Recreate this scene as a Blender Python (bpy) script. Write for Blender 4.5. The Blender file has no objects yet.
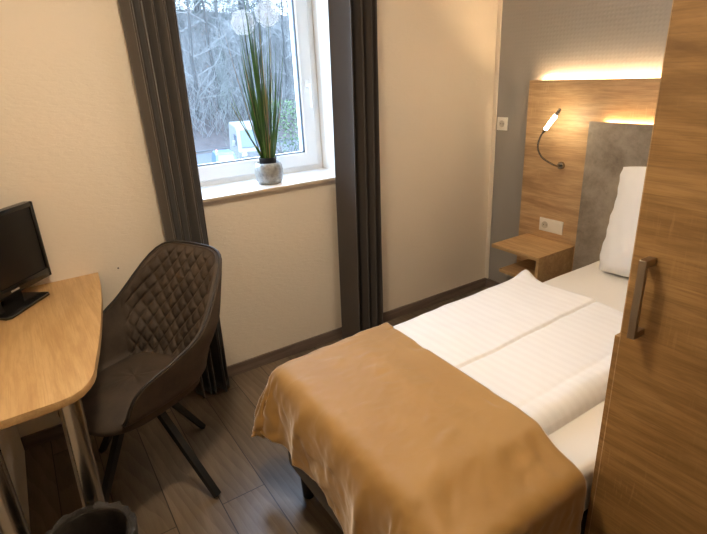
import bpy, bmesh, math, random
from mathutils import Vector, Matrix, noise
from math import sin, cos, pi, radians, sqrt, atan2

C = bpy.context.scene.collection
random.seed(7)

# ------------------------------------------------------------------ helpers
def thing(name, label, cat, loc=(0, 0, 0), rotz=0.0, group=None):
    o = bpy.data.objects.new(name, None)
    C.objects.link(o)
    o.location = loc
    o.rotation_euler = (0, 0, rotz)
    o['label'] = label
    o['category'] = cat
    if group:
        o['group'] = group
    return o

def tag(o, label, cat, group=None, kind=None):
    o['label'] = label
    o['category'] = cat
    if group:
        o['group'] = group
    if kind:
        o['kind'] = kind
    return o

def world_m(o):
    m = Matrix.Identity(4)
    while o is not None:
        m = (Matrix.Translation(o.location) @ o.rotation_euler.to_matrix().to_4x4()) @ m
        o = o.parent
    return m

def obj(name, bm, mat, parent=None, world=True, smooth=None, loc=None):
    """one mesh object; bm in world coordinates (world=True) or in the parent's"""
    me = bpy.data.meshes.new(name)
    if parent is not None and world:
        bm.transform(world_m(parent).inverted())
    if loc is not None:
        bm.transform(Matrix.Translation(-Vector(loc)))
    bmesh.ops.recalc_face_normals(bm, faces=bm.faces[:])
    bm.to_mesh(me)
    bm.free()
    o = bpy.data.objects.new(name, me)
    if loc is not None:
        o.location = loc
    mats = mat if isinstance(mat, (list, tuple)) else [mat]
    for m in mats:
        me.materials.append(m)
    C.objects.link(o)
    if parent is not None:
        o.parent = parent
    if smooth is not None:
        me.polygons.foreach_set('use_smooth', [True] * len(me.polygons))
        if smooth < 170:
            me.set_sharp_from_angle(angle=radians(smooth))
    return o

def struct(name, bm, mat, **k):
    o = obj(name, bm, mat, **k)
    o['kind'] = 'structure'
    return o

def box(x0, x1, y0, y1, z0, z1, bev=0.0, seg=2, bm=None):
    b = bmesh.new()
    bmesh.ops.create_cube(b, size=1)
    for v in b.verts:
        v.co = (x0 + (v.co.x + .5) * (x1 - x0), y0 + (v.co.y + .5) * (y1 - y0), z0 + (v.co.z + .5) * (z1 - z0))
    if bev > 0:
        bmesh.ops.bevel(b, geom=b.edges[:], offset=bev, segments=seg, profile=.5, affect='EDGES')
    return merge(bm, b)

def merge(bm, b):
    if bm is None:
        return b
    me = bpy.data.meshes.new('tmp')
    b.to_mesh(me)
    b.free()
    bm.from_mesh(me)
    bpy.data.meshes.remove(me)
    return bm

def prism(poly, z0, z1, bev=0.0, seg=2, bm=None):
    b = bmesh.new()
    lo = [b.verts.new((x, y, z0)) for x, y in poly]
    hi = [b.verts.new((x, y, z1)) for x, y in poly]
    b.faces.new(lo[::-1])
    b.faces.new(hi)
    n = len(poly)
    for i in range(n):
        b.faces.new((lo[i], lo[(i + 1) % n], hi[(i + 1) % n], hi[i]))
    if bev > 0:
        ed = [e for e in b.edges if abs(e.verts[0].co.z - e.verts[1].co.z) < 1e-6]
        bmesh.ops.bevel(b, geom=ed, offset=bev, segments=seg, profile=.5, affect='EDGES')
    return merge(bm, b)

def lathe(prof, cx=0, cy=0, n=40, bm=None, wob=None):
    b = bmesh.new()
    rings = []
    for k, (r, z) in enumerate(prof):
        ring = []
        for i in range(n):
            a = 2 * pi * i / n
            rr, zz = (r, z) if wob is None else wob(k, a, r, z)
            ring.append(b.verts.new((cx + rr * cos(a), cy + rr * sin(a), zz)))
        rings.append(ring)
    for k in range(len(rings) - 1):
        for i in range(n):
            b.faces.new((rings[k][i], rings[k][(i + 1) % n], rings[k + 1][(i + 1) % n], rings[k + 1][i]))
    if prof[0][0] > 1e-5:
        b.faces.new(rings[0][::-1])
    if prof[-1][0] > 1e-5:
        b.faces.new(rings[-1])
    bmesh.ops.remove_doubles(b, verts=b.verts[:], dist=1e-6)
    return merge(bm, b)

def tube(pts, rad, n=8, bm=None, cap=True):
    """tube along points; rad a number or one per point"""
    pts = [Vector(p) for p in pts]
    if not isinstance(rad, (list, tuple)):
        rad = [rad] * len(pts)
    b = bm if bm is not None else bmesh.new()
    up = None
    rings = []
    for i, p in enumerate(pts):
        d = (pts[min(i + 1, len(pts) - 1)] - pts[max(i - 1, 0)]).normalized()
        if up is None:
            up = d.orthogonal().normalized()
        up = (up - d * up.dot(d))
        up = up.normalized() if up.length > 1e-6 else d.orthogonal().normalized()
        s = d.cross(up)
        rings.append([b.verts.new(p + (up * cos(2 * pi * k / n) + s * sin(2 * pi * k / n)) * rad[i]) for k in range(n)])
    for i in range(len(rings) - 1):
        for k in range(n):
            b.faces.new((rings[i][k], rings[i][(k + 1) % n], rings[i + 1][(k + 1) % n], rings[i + 1][k]))
    if cap:
        b.faces.new(rings[0][::-1])
        b.faces.new(rings[-1])
    return b

def smooth_path(pts, n=6):
    pts = [Vector(p) for p in pts]
    P = [pts[0] * 2 - pts[1]] + pts + [pts[-1] * 2 - pts[-2]]
    out = []
    for i in range(1, len(P) - 2):
        for k in range(n):
            t = k / n
            a, b, c, d = P[i - 1], P[i], P[i + 1], P[i + 2]
            out.append(.5 * ((2 * b) + (c - a) * t + (2 * a - 5 * b + 4 * c - d) * t * t + (3 * b - a - 3 * c + d) * t ** 3))
    out.append(pts[-1])
    return out

def grid_mesh(P, bm=None, close_u=False):
    b = bm if bm is not None else bmesh.new()
    V = [[b.verts.new(p) for p in row] for row in P]
    for j in range(len(V) - 1):
        m = len(V[j])
        for i in range(m if close_u else m - 1):
            b.faces.new((V[j][i], V[j][(i + 1) % m], V[j + 1][(i + 1) % m], V[j + 1][i]))
    return b, V

# ------------------------------------------------------------------ materials
class N:
    def __init__(self, name):
        self.m = bpy.data.materials.new(name)
        self.m.use_nodes = True
        self.t = self.m.node_tree
        self.b = self.t.nodes['Principled BSDF']
        self.out = self.t.nodes['Material Output']
    def n(self, typ, **k):
        x = self.t.nodes.new(typ)
        for a, v in k.items():
            if a in x.inputs:
                x.inputs[a].default_value = v
            else:
                setattr(x, a, v)
        return x
    def l(self, a, b):
        self.t.links.new(a, b)
    def coord(self, scale=(1, 1, 1), rot=(0, 0, 0), which='Object'):
        tc = self.n('ShaderNodeTexCoord')
        mp = self.n('ShaderNodeMapping')
        mp.inputs['Scale'].default_value = scale
        mp.inputs['Rotation'].default_value = rot
        self.l(tc.outputs[which], mp.inputs['Vector'])
        return mp.outputs['Vector']
    def noise(self, vec, scale, detail=4, rough=.55, dist=0.0):
        x = self.n('ShaderNodeTexNoise')
        x.inputs['Scale'].default_value = scale
        x.inputs['Detail'].default_value = detail
        x.inputs['Roughness'].default_value = rough
        x.inputs['Distortion'].default_value = dist
        self.l(vec, x.inputs['Vector'])
        return x.outputs['Fac']
    def ramp(self, fac, stops):
        r = self.n('ShaderNodeValToRGB')
        e = r.color_ramp.elements
        while len(e) < len(stops):
            e.new(.5)
        for i, (p, c) in enumerate(stops):
            e[i].position = p
            e[i].color = (*c, 1) if len(c) == 3 else c
        self.l(fac, r.inputs['Fac'])
        return r.outputs['Color']
    def mix(self, fac, a, b, typ='MIX'):
        x = self.n('ShaderNodeMix', data_type='RGBA', blend_type=typ)
        for s, v in ((0, fac), (6, a), (7, b)):
            if isinstance(v, (int, float)):
                x.inputs[s].default_value = v
            elif isinstance(v, tuple):
                x.inputs[s].default_value = (*v, 1)
            else:
                self.l(v, x.inputs[s])
        return x.outputs[2]
    def math(self, op, a, b=0.0):
        x = self.n('ShaderNodeMath', operation=op)
        for i, v in enumerate((a, b)):
            if isinstance(v, (int, float)):
                x.inputs[i].default_value = v
            else:
                self.l(v, x.inputs[i])
        return x.outputs[0]
    def base(self, c):
        if isinstance(c, tuple):
            self.b.inputs['Base Color'].default_value = (*c, 1)
        else:
            self.l(c, self.b.inputs['Base Color'])
    def bump(self, h, strength=.3, dist=.002):
        x = self.n('ShaderNodeBump')
        x.inputs['Strength'].default_value = strength
        x.inputs['Distance'].default_value = dist
        self.l(h, x.inputs['Height'])
        self.l(x.outputs['Normal'], self.b.inputs['Normal'])
    def set(self, **k):
        for a, v in k.items():
            self.b.inputs[a.replace('_', ' ')].default_value = v
        return self.m

def plain(name, c, rough=.5, metal=0.0, **k):
    n = N(name)
    n.base(c)
    return n.set(Roughness=rough, Metallic=metal, **k)

def emit(name, c, s):
    n = N(name)
    n.base(c)
    n.b.inputs['Emission Color'].default_value = (*c, 1)
    n.b.inputs['Emission Strength'].default_value = s
    return n.m

def wood(name, dark, mid, light, axis='y', rough=.45, ticks=True, sc=1.0, streak=.35):
    n = N(name)
    s = {'x': (1, 9, 9), 'y': (9, 1, 9), 'z': (9, 9, 1)}[axis]
    s = tuple(v * sc for v in s)
    v = n.coord(s)
    a = n.noise(v, 1.3, 6, .65, 2.0)
    f = n.noise(v, 9.0, 4, .65, .3)
    c = n.ramp(a, [(.25, dark), (.5, mid), (.75, light)])
    s2 = {'x': (1.5, 90, 90), 'y': (90, 1.5, 90), 'z': (90, 90, 1.5)}[axis]
    g = n.noise(n.coord(s2), 3.0, 3, .6)
    c2 = n.mix(n.math('MULTIPLY', n.ramp(f, [(.42, (0, 0, 0)), (.66, (1, 1, 1))]), streak), c, dark)
    c3 = n.mix(n.math('MULTIPLY', n.ramp(g, [(.5, (0, 0, 0)), (.75, (1, 1, 1))]), .6), c2, dark)
    if ticks:
        s3 = {'x': (70, 7, 7), 'y': (7, 70, 7), 'z': (7, 7, 70)}[axis]
        t = n.noise(n.coord(s3), 2.0, 2, .5)
        w = n.noise(n.coord((2.2, 2.2, 2.2)), 2.0, 2, .5)
        m = n.math('MULTIPLY', n.ramp(t, [(.56, (0, 0, 0)), (.68, (1, 1, 1))]), n.ramp(w, [(.5, (0, 0, 0)), (.68, (.4, .4, .4))]))
        c3 = n.mix(m, c3, light)
    n.base(c3)
    n.bump(g, .25, .0006)
    return n.set(Roughness=rough)

# paints
def wallpaper(name, col, amt=.5):
    n = N(name)
    n.base(col)
    v = n.coord((1, 1, 1))
    v2 = n.coord((16, 16, 48))
    h = n.noise(v2, 1.6, 3, .6, .4)
    h2 = n.noise(v, 160, 2, .5)
    n.bump(n.math('ADD', h, n.math('MULTIPLY', h2, .15)), amt, .0045)
    return n.set(Roughness=.75)

M = {}
M['wall'] = wallpaper('cream_wallpaper', (.79, .705, .585))
def grey_paper():
    n = N('grey_wallpaper')
    n.base((.33, .315, .295))
    v = n.coord((1, 1, 1))
    w = n.n('ShaderNodeTexWave', wave_type='BANDS', bands_direction='Z')
    w.inputs['Scale'].default_value = 14
    w.inputs['Distortion'].default_value = 1.2
    w.inputs['Detail'].default_value = 1
    n.l(v, w.inputs['Vector'])
    w2 = n.n('ShaderNodeTexWave', wave_type='BANDS', bands_direction='Y')
    w2.inputs['Scale'].default_value = 14
    w2.inputs['Distortion'].default_value = 1.2
    n.l(v, w2.inputs['Vector'])
    n.bump(n.math('MULTIPLY', w.outputs['Fac'], w2.outputs['Fac']), .35, .0015)
    return n.set(Roughness=.7)
M['grey'] = grey_paper()
M['ceiling'] = plain('ceiling_paint', (.82, .80, .76), .9)
M['trim'] = plain('cream_trim_paint', (.80, .72, .61), .6)
M['reveal'] = plain('window_reveal_paint', (.86, .84, .80), .7)
M['oak'] = wood('light_oak_y', (.33, .185, .07), (.52, .32, .13), (.60, .39, .18), 'y', .42)
M['oakhb'] = wood('headboard_oak', (.31, .185, .09), (.57, .375, .20), (.70, .50, .29), 'y', .45, sc=.6, streak=.5)
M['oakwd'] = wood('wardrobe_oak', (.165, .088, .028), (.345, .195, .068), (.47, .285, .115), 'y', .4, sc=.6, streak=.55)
M['oakx'] = wood('nightstand_oak', (.33, .195, .085), (.54, .35, .165), (.62, .43, .22), 'y', .45)
M['oakdesk'] = wood('desk_oak', (.40, .23, .09), (.56, .36, .16), (.63, .43, .21), 'y', .42, ticks=False, sc=.7, streak=.5)
M['baseb'] = wood('baseboard_wood', (.10, .074, .06), (.18, .135, .108), (.25, .19, .155), 'x', .5, ticks=False)
M['basey'] = wood('baseboard_wood_y', (.10, .074, .06), (.18, .135, .108), (.25, .19, .155), 'y', .5, ticks=False)

def floor_mat():
    n = N('vinyl_plank_floor')
    v = n.coord((1, 1, 1), (0, 0, pi / 2))
    br = n.n('ShaderNodeTexBrick', offset=.37, offset_frequency=2, squash=1.0)
    br.inputs['Scale'].default_value = 1.0
    br.inputs['Brick Width'].default_value = 1.15
    br.inputs['Row Height'].default_value = .175
    br.inputs['Mortar Size'].default_value = .0022
    br.inputs['Mortar Smooth'].default_value = .2
    br.inputs['Bias'].default_value = 0
    br.inputs['Color1'].default_value = (0, 0, 0, 1)
    br.inputs['Color2'].default_value = (1, 1, 1, 1)
    br.inputs['Mortar'].default_value = (.5, .5, .5, 1)
    n.l(v, br.inputs['Vector'])
    off = n.n('ShaderNodeVectorMath', operation='SCALE')
    n.l(br.outputs['Color'], off.inputs[0])
    off.inputs['Scale'].default_value = 7.0
    tc = n.coord((7, 1.0, 7))
    ad = n.n('ShaderNodeVectorMath', operation='ADD')
    n.l(tc, ad.inputs[0])
    n.l(off.outputs[0], ad.inputs[1])
    w = n.n('ShaderNodeTexWave', wave_type='RINGS', rings_direction='Z', wave_profile='SAW')
    w.inputs['Scale'].default_value = 1.6
    w.inputs['Distortion'].default_value = 7
    w.inputs['Detail'].default_value = 3
    w.inputs['Detail Scale'].default_value = .8
    n.l(ad.outputs[0], w.inputs['Vector'])
    a = n.noise(ad.outputs[0], 1.6, 5, .65, 1.0)
    fine = n.noise(n.coord((120, 3, 120)), 2, 3, .6)
    c = n.ramp(a, [(.25, (.080, .056, .036)), (.5, (.145, .106, .071)), (.8, (.225, .170, .120))])
    c = n.mix(n.math('MULTIPLY', w.outputs['Fac'], .42), c, (.25, .20, .145))
    c = n.mix(n.math('MULTIPLY', n.ramp(fine, [(.45, (0, 0, 0)), (.75, (1, 1, 1))]), .3), c, (.08, .058, .042))
    tone = n.mix(br.outputs['Color'], (.80, .80, .80), (1.12, 1.10, 1.08))
    c = n.mix(1.0, c, tone, 'MULTIPLY')
    c = n.mix(br.outputs['Fac'], c, (.035, .026, .02))
    n.base(c)
    n.bump(n.math('SUBTRACT', n.math('MULTIPLY', fine, .15), br.outputs['Fac']), .35, .001)
    return n.set(Roughness=.33)
M['floor'] = floor_mat()

def concrete():
    n = N('concrete_look_panel')
    v = n.coord((1, 1, 1))
    a = n.noise(v, 6, 8, .7, .2)
    b = n.noise(v, 22, 5, .6)
    c = n.ramp(a, [(.3, (.18, .15, .12)), (.5, (.32, .275, .225)), (.68, (.43, .375, .31))])
    c = n.mix(n.ramp(b, [(.6, (0, 0, 0)), (.75, (.5, .5, .5))]), c, (.13, .105, .08))
    n.base(c)
    return n.set(Roughness=.5)
M['concrete'] = concrete()

def fabric(name, c1, c2, scale=900, rough=.9, sheen=.3, mott=3.0, bump=.25):
    n = N(name)
    v = n.coord((1, 1, 1))
    a = n.noise(v, mott, 5, .6)
    f = n.noise(v, scale, 2, .5)
    c = n.ramp(a, [(.3, c1), (.7, c2)])
    c = n.mix(.18, c, n.ramp(f, [(.3, (0, 0, 0)), (.7, c2)]))
    n.base(c)
    n.bump(f, bump, .0008)
    n.b.inputs['Sheen Weight'].default_value = sheen
    return n.set(Roughness=rough)
M['curtain'] = fabric('taupe_curtain', (.052, .040, .031), (.066, .051, .040), 700, .75, .3)
M['suede'] = fabric('brown_suede', (.034, .022, .014), (.088, .060, .039), 500, .72, .0, 9, .15)
M['piping'] = plain('dark_piping', (.022, .018, .016), .5)
M['black_metal'] = plain('black_powder_coat', (.007, .0065, .006), .55)
M['base_fabric'] = fabric('dark_bed_base_fabric', (.045, .037, .034), (.06, .05, .046), 600, .9, .2)

def stripe_linen():
    n = N('striped_white_linen')
    v = n.coord((1, 1, 1))
    w = n.n('ShaderNodeTexWave', wave_type='BANDS', bands_direction='X', wave_profile='SIN')
    w.inputs['Scale'].default_value = 8.5
    w.inputs['Distortion'].default_value = .15
    n.l(v, w.inputs['Vector'])
    s = n.ramp(w.outputs['Fac'], [(.40, (0, 0, 0)), (.60, (1, 1, 1))])
    c = n.mix(s, (.865, .862, .862), (.885, .885, .885))
    n.base(c)
    r = n.ramp(w.outputs['Fac'], [(.44, (.62, .62, .62)), (.56, (.45, .45, .45))])
    n.l(r, n.b.inputs['Roughness'])
    h = n.noise(v, 9, 4, .5)
    n.bump(h, .3, .006)
    n.b.inputs['Sheen Weight'].default_value = .15
    return n.m
M['linen'] = stripe_linen()
def soft_white(name, c, sc=6, b=.25):
    n = N(name)
    n.base(c)
    n.bump(n.noise(n.coord((1, 1, 1)), sc, 4, .5), b, .006)
    return n.set(Roughness=.8)
M['sheet'] = soft_white('fitted_sheet', (.80, .775, .73))
M['pillow'] = soft_white('pillow_cotton', (.86, .86, .86), 9, .4)

def runner_mat():
    n = N('ochre_sateen')
    v = n.coord((1, 1, 1))
    a = n.noise(v, 3.5, 5, .6, .5)
    c = n.ramp(a, [(.3, (.35, .19, .05)), (.7, (.405, .23, .068))])
    n.base(c)
    wr = n.noise(n.coord((1, 1.6, 1), (0, 0, .6)), 4, 2, .45, .6)
    r2 = n.math('ABSOLUTE', n.math('SUBTRACT', wr, .5))
    ridge = n.ramp(r2, [(0.0, (1, 1, 1)), (.05, (.4, .4, .4)), (.2, (0, 0, 0))])
    n.bump(n.math('ADD', n.math('MULTIPLY', ridge, .35), n.noise(v, 9, 3, .5)), .4, .005)
    n.b.inputs['Sheen Weight'].default_value = .9
    n.b.inputs['Sheen Roughness'].default_value = .35
    n.b.inputs['Sheen Tint'].default_value = (1, .9, .8, 1)
    return n.set(Roughness=.62)
M['runner'] = runner_mat()
M['thread'] = plain('runner_hem_thread', (.42, .22, .08), .7)

def brushed():
    n = N('brushed_steel')
    n.base((.52, .47, .40))
    return n.set(Metallic=1.0, Roughness=.24)
M['steel'] = brushed()
M['bronze'] = plain('satin_nickel', (.40, .33, .25), .32, 1.0)
M['chrome'] = plain('dark_chrome', (.35, .33, .30), .22, 1.0)
M['pvc'] = plain('white_pvc', (.84, .85, .86), .35)
M['gasket'] = plain('black_gasket', (.02, .04, .07), .5)
M['plate'] = plain('white_socket_plastic', (.85, .82, .75), .35)
M['cup'] = plain('shaded_socket_plastic', (.60, .57, .50), .4)  # darker than the plate: shade of the recess put into the colour
M['dark'] = plain('dark_hole', (.05, .04, .03), .6)
M['sill'] = plain('white_sill_laminate', (.86, .84, .81), .3)
M['sill_edge'] = plain('beige_sill_edge', (.62, .50, .36), .5)
M['tvbody'] = plain('glossy_black_plastic', (.010, .009, .008), .18)
M['screen'] = plain('tv_screen_panel', (.012, .010, .008), .30)
M['mark'] = plain('silver_mark', (.55, .52, .48), .4, .4)

def glass_mat():
    n = N('window_glass')
    t = n.t
    tr = n.n('ShaderNodeBsdfTransparent')
    gl = n.n('ShaderNodeBsdfGlossy')
    gl.inputs['Roughness'].default_value = .02
    lw_ = n.n('ShaderNodeLayerWeight')
    lw_.inputs['Blend'].default_value = .5
    fr = n.n('ShaderNodeMath', operation='MULTIPLY_ADD')
    n.l(n.math('POWER', lw_.outputs['Facing'], 5.0), fr.inputs[0])
    fr.inputs[1].default_value = .5
    fr.inputs[2].default_value = .03
    mx = n.n('ShaderNodeMixShader')
    n.l(fr.outputs[0], mx.inputs[0])
    n.l(tr.outputs[0], mx.inputs[1])
    n.l(gl.outputs[0], mx.inputs[2])
    n.l(mx.outputs[0], n.out.inputs['Surface'])
    t.nodes.remove(n.b)
    return n.m
M['glass'] = glass_mat()

def liner():
    n = N('grey_bin_liner')
    n.base((.035, .03, .025))
    n.b.inputs['Alpha'].default_value = .8
    n.bump(n.noise(n.coord((1, 1, 1)), 50, 5, .7), 1.0, .008)
    return n.set(Roughness=.15)
M['liner'] = liner()
M['bin'] = plain('black_bin_plastic', (.02, .018, .016), .5)

def pot_mat():
    n = N('hammered_silver_pot')
    v = n.coord((1, 1, 1))
    a = n.noise(v, 45, 5, .6)
    n.base(n.ramp(a, [(.35, (.25, .25, .24)), (.65, (.45, .45, .43))]))
    vo = n.n('ShaderNodeTexVoronoi')
    vo.inputs['Scale'].default_value = 130
    n.l(v, vo.inputs['Vector'])
    n.bump(vo.outputs['Distance'], .6, .003)
    return n.set(Roughness=.38, Metallic=.55)
M['pot'] = pot_mat()

# ------------------------------------------------------------------ room shell
XL, XR, YB, YW, H = -.28, 2.70, -2.0, 2.425, 2.5
OX0, OX1, OZ0, OZ1 = .60, 1.549, .985, 2.22      # window opening
YO = 2.80                                         # outer face of the wall

struct('floor', box(XL - .1, XR + .1, YB - .1, YO, -.1, 0), M['floor'])
struct('ceiling', box(XL - .1, XR + .1, YB - .1, YO, H, H + .1), M['ceiling'])
b = box(XL - .1, OX0, YW, YO, 0, H)
b = box(OX1, XR + .1, YW, YO, 0, H, bm=b)
b = box(OX0, OX1, YW, YO, 0, OZ0, bm=b)
b = box(OX0, OX1, YW, YO, OZ1, H, bm=b)
struct('wall_window', b, M['wall'])
struct('wall_left', box(XL - .1, XL, YB - .1, YW, 0, H), M['wall'])
struct('wall_headboard', box(XR, XR + .1, YB - .1, YW, 0, H), M['grey'])
struct('wall_back', box(XL, XR, YB - .1, YB, 0, H), M['wall'])
# white lining of the reveal
b = box(OX0, OX0 + .004, YW + .002, 2.72, OZ0, OZ1)
b = box(OX1 - .004, OX1, YW + .002, 2.72, OZ0, OZ1, bm=b)
b = box(OX0, OX1, YW + .002, 2.72, OZ1 - .004, OZ1, bm=b)
struct('trim_1', b, M['reveal'])
# corner strip
struct('trim_2', box(XR - .014, XR, 2.396, YW, .068, H, .003), M['trim'])
def bboard(x0, x1, y0, y1):
    return box(x0, x1, y0, y1, 0, .067, .003)
struct('baseboard_window', bboard(XL, XR, YW - .013, YW), M['baseb'])
struct('baseboard_headboard', bboard(XR - .013, XR, YB, YW - .013), M['basey'])
struct('baseboard_back', bboard(XL, XR - .013, YB, YB + .013), M['baseb'])

# window: outer frame, sash, glass, handle
w = thing('window_1', 'white plastic window with one opening sash between the grey curtains', 'window', (1.075, 2.74, OZ0))
w['kind'] = 'structure'
FX0, FX1, FZ0, FZ1 = OX0, OX1, 1.0, OZ1
def ring(x0, x1, z0, z1, t, y0, y1, bev=.006):
    # mitred rectangular frame with a softened profile
    b = bmesh.new()
    sec = [(0, y0 + bev), (bev, y0), (t - bev, y0), (t, y0 + bev), (t, y1), (0, y1)]
    rows = []
    for (cx, cz, sx, sz) in ((x0, z0, 1, 1), (x1, z0, -1, 1), (x1, z1, -1, -1), (x0, z1, 1, -1)):
        rows.append([b.verts.new((cx + sx * d, yy, cz + sz * d)) for d, yy in sec])
    for k in range(4):
        for i in range(6):
            b.faces.new((rows[k][i], rows[k][(i + 1) % 6], rows[(k + 1) % 4][(i + 1) % 6], rows[(k + 1) % 4][i]))
    return b
obj('window_frame', ring(FX0, FX1, FZ0 - .012, FZ1, .052, 2.725, 2.79), M['pvc'], w)
sash = obj('window_sash', ring(FX0 + .038, FX1 - .038, FZ0 + .022, FZ1 - .038, .086, 2.708, 2.775, .009), M['pvc'], w)
GX0, GX1, GZ0, GZ1 = FX0 + .122, FX1 - .122, FZ0 + .106, FZ1 - .122
obj('gasket', ring(GX0, GX1, GZ0, GZ1, .006, 2.716, 2.735, .001), M['gasket'], sash)
obj('glass_pane', box(GX0, GX1, 2.738, 2.742, GZ0, GZ1), M['glass'], sash)
hx, hz = 1.468, 1.475
hb = box(hx - .014, hx + .014, 2.698, 2.708, hz - .035, hz + .035, .004)
hb = tube([(hx, 2.70, hz), (hx, 2.660, hz)], .009, 12, hb)
hb = box(hx - .0095, hx + .0095, 2.648, 2.664, hz - .118, hz + .012, .004, bm=hb)
obj('window_handle', hb, M['pvc'], sash, smooth=40)
# sill
s = struct('trim_3', box(OX0 - .0, OX1 + .0, 2.40, 2.724, OZ0, 1.0, .003), M['sill'], smooth=40)
obj('sill_edge', box(OX0 + .001, OX1 - .001, 2.3975, 2.4005, OZ0 + .001, .9985), M['sill_edge'], s, world=True)

# ------------------------------------------------------------------ curtains
def curtain(name, label, x0t, x1t, x0b, x1b, cuts, yc, amp, seedv):
    rnd = random.Random(seedv)
    fold = [rnd.uniform(.75, 1.2) for _ in range(24)]
    nu, nv = 150, 44
    P = []
    for j in range(nv + 1):
        v = j / nv
        z = .008 + v * 2.43
        k = 1 - v
        row = []
        for i in range(nu + 1):
            u = i / nu
            # scalloped folds between the given cuts
            g = 0
            while g < len(cuts) - 2 and u > cuts[g + 1]:
                g += 1
            w_ = (u - cuts[g]) / (cuts[g + 1] - cuts[g])
            wd = (cuts[g + 1] - cuts[g]) * 4
            a = pi * w_
            f = fold[g] * min(1.25, .45 + wd * .6)
            x = x0t + (x1t - x0t) * u + k * ((x0b - x0t) * (1 - u) + (x1b - x1t) * u)
            x += .010 * sin(2 * a) * wd + .006 * sin(3 * v + 2.5 * g) * sin(a)
            y = yc + amp - 2 * amp * f * abs(sin(a)) ** min(1.1, .5 + .35 * wd) + .010 * sin(3.3 * v + 2 * g) * k * sin(a)
            row.append((x, y, z))
        P.append(row)
    t = thing(name, label, 'curtain', ((x0t + x1t) / 2, yc, 0), group=None)
    b, _ = grid_mesh(P)
    o = obj('curtain_panel', b, M['curtain'], t, smooth=180)
    sd = o.modifiers.new('thick', 'SOLIDIFY')
    sd.thickness = .003
    # hem band
    hem = [[(p[0], p[1] - .0018, z) for p in P[0]] for z in (.05, .053)]
    return t
curtain('window_curtain', 'dark taupe floor-length curtain left of the window, behind the chair', .465, .694, .495, .672, [0, .25, .42, .60, .85, 1], 2.330, .040, 3)
curtain('window_curtain', 'dark taupe floor-length curtain right of the window, nearer the bed head', 1.445, 1.70, 1.40, 1.668, [0, .46, .67, .87, 1], 2.330, .042, 5)
r = thing('curtain_rail', 'white curtain rail fixed under the ceiling above the window', 'curtain rail', (1.08, 2.315, 2.44))
obj('rail', box(.36, 1.82, 2.30, 2.33, 2.445, 2.47, .003), M['pvc'], r)
obj('bracket', box(.42, .44, 2.30, 2.425, 2.47, 2.5), M['pvc'], r)
obj('bracket', box(1.74, 1.76, 2.30, 2.425, 2.47, 2.5), M['pvc'], r)

# ------------------------------------------------------------------ headboard
t = thing('headboard', 'wide light oak headboard panel lit from behind at the bed head', 'headboard', (2.66, 1.24, 0))
obj('oak_panel', box(2.652, 2.672, .36, 2.117, .10, 1.441, .0015), M['oakhb'], t)
c = obj('concrete_panel', box(2.618, 2.640, .72, 1.68, .10, 1.227, .003), M['concrete'], t)  # inner panel with a concrete-look face, not upholstered
c['label'] = 'grey concrete-look inner panel'
obj('spacer', box(2.640, 2.652, .80, 1.60, .2, 1.18), M['black_metal'], t)
obj('spacer', box(2.672, 2.699, .6, .64, .15, 1.38), M['black_metal'], t)
obj('spacer', box(2.672, 2.699, 1.9, 1.94, .15, 1.38), M['black_metal'], t)
M['led'] = emit('warm_led_strip', (1.0, .72, .42), 60)
M['led2'] = emit('warm_led_strip_small', (1.0, .70, .38), 50)
obj('led_strip', box(2.680, 2.688, .40, 2.05, 1.422, 1.429), M['led'], t)
obj('led_strip', box(2.641, 2.648, .75, 1.60, 1.210, 1.216), M['led2'], t)

# nightstand hanging on the headboard
t = thing('nightstand', 'small open oak nightstand shelf mounted beside the bed head', 'nightstand', (2.49, 1.875, .34))
obj('top_board', box(2.325, 2.652, 1.704, 2.052, .483, .505, .001), M['oakx'], t)
obj('side_panel', box(2.327, 2.652, 1.704, 1.724, .340, .483, .001), M['oakx'], t)
obj('lower_shelf', box(2.327, 2.652, 1.724, 1.985, .340, .360, .001), M['oakx'], t)

# sockets
def socket_face(b, cy, cz, x):
    # recessed round earthed socket cup: ring rim + hollow, seen from -x
    n = 28
    R1, R2 = .0215, .0185
    rr = []
    for (r_, dx) in ((R1, -.001), (R1, -.0035), (R2, -.0035), (R2, .0), (0.0001, .0)):
        rr.append([b.verts.new((x + dx, cy + r_ * cos(2 * pi * i / n), cz + r_ * sin(2 * pi * i / n))) for i in range(n)])
    for k in range(4):
        for i in range(n):
            b.faces.new((rr[k][i], rr[k][(i + 1) % n], rr[k + 1][(i + 1) % n], rr[k + 1][i]))
    return b
def socket(label, x, cy, cz, wd, double):
    t = thing('wall_socket', label, 'socket', (x, cy, cz))
    obj('cover_plate', box(x - .009, x, cy - wd / 2, cy + wd / 2, cz - .041, cz + .041, .002), M['plate'], t, smooth=40)
    sy = cy + (.0405 if double else 0)
    b = socket_face(bmesh.new(), sy, cz, x - .0092)
    obj('socket_insert', b, M['cup'], t)
    b = bmesh.new()
    for dy in (-.0095, .0095):
        b = tube([(x - .0085, sy + dy, cz), (x - .0098, sy + dy, cz)], .003, 10, b)
    obj('pin_hole', b, M['dark'], t)
    if double:
        obj('light_switch', box(x - .0115, x - .008, cy - .0405 - .031, cy - .0405 + .031, cz - .031, cz + .031, .0015), M['plate'], t)
socket('white double socket and switch plate on the oak headboard above the nightstand', 2.652, 1.875, .594, .165, True)
socket('single white wall socket on the grey wall beside the corner', 2.70, 2.343, 1.176, .082, False)

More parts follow.
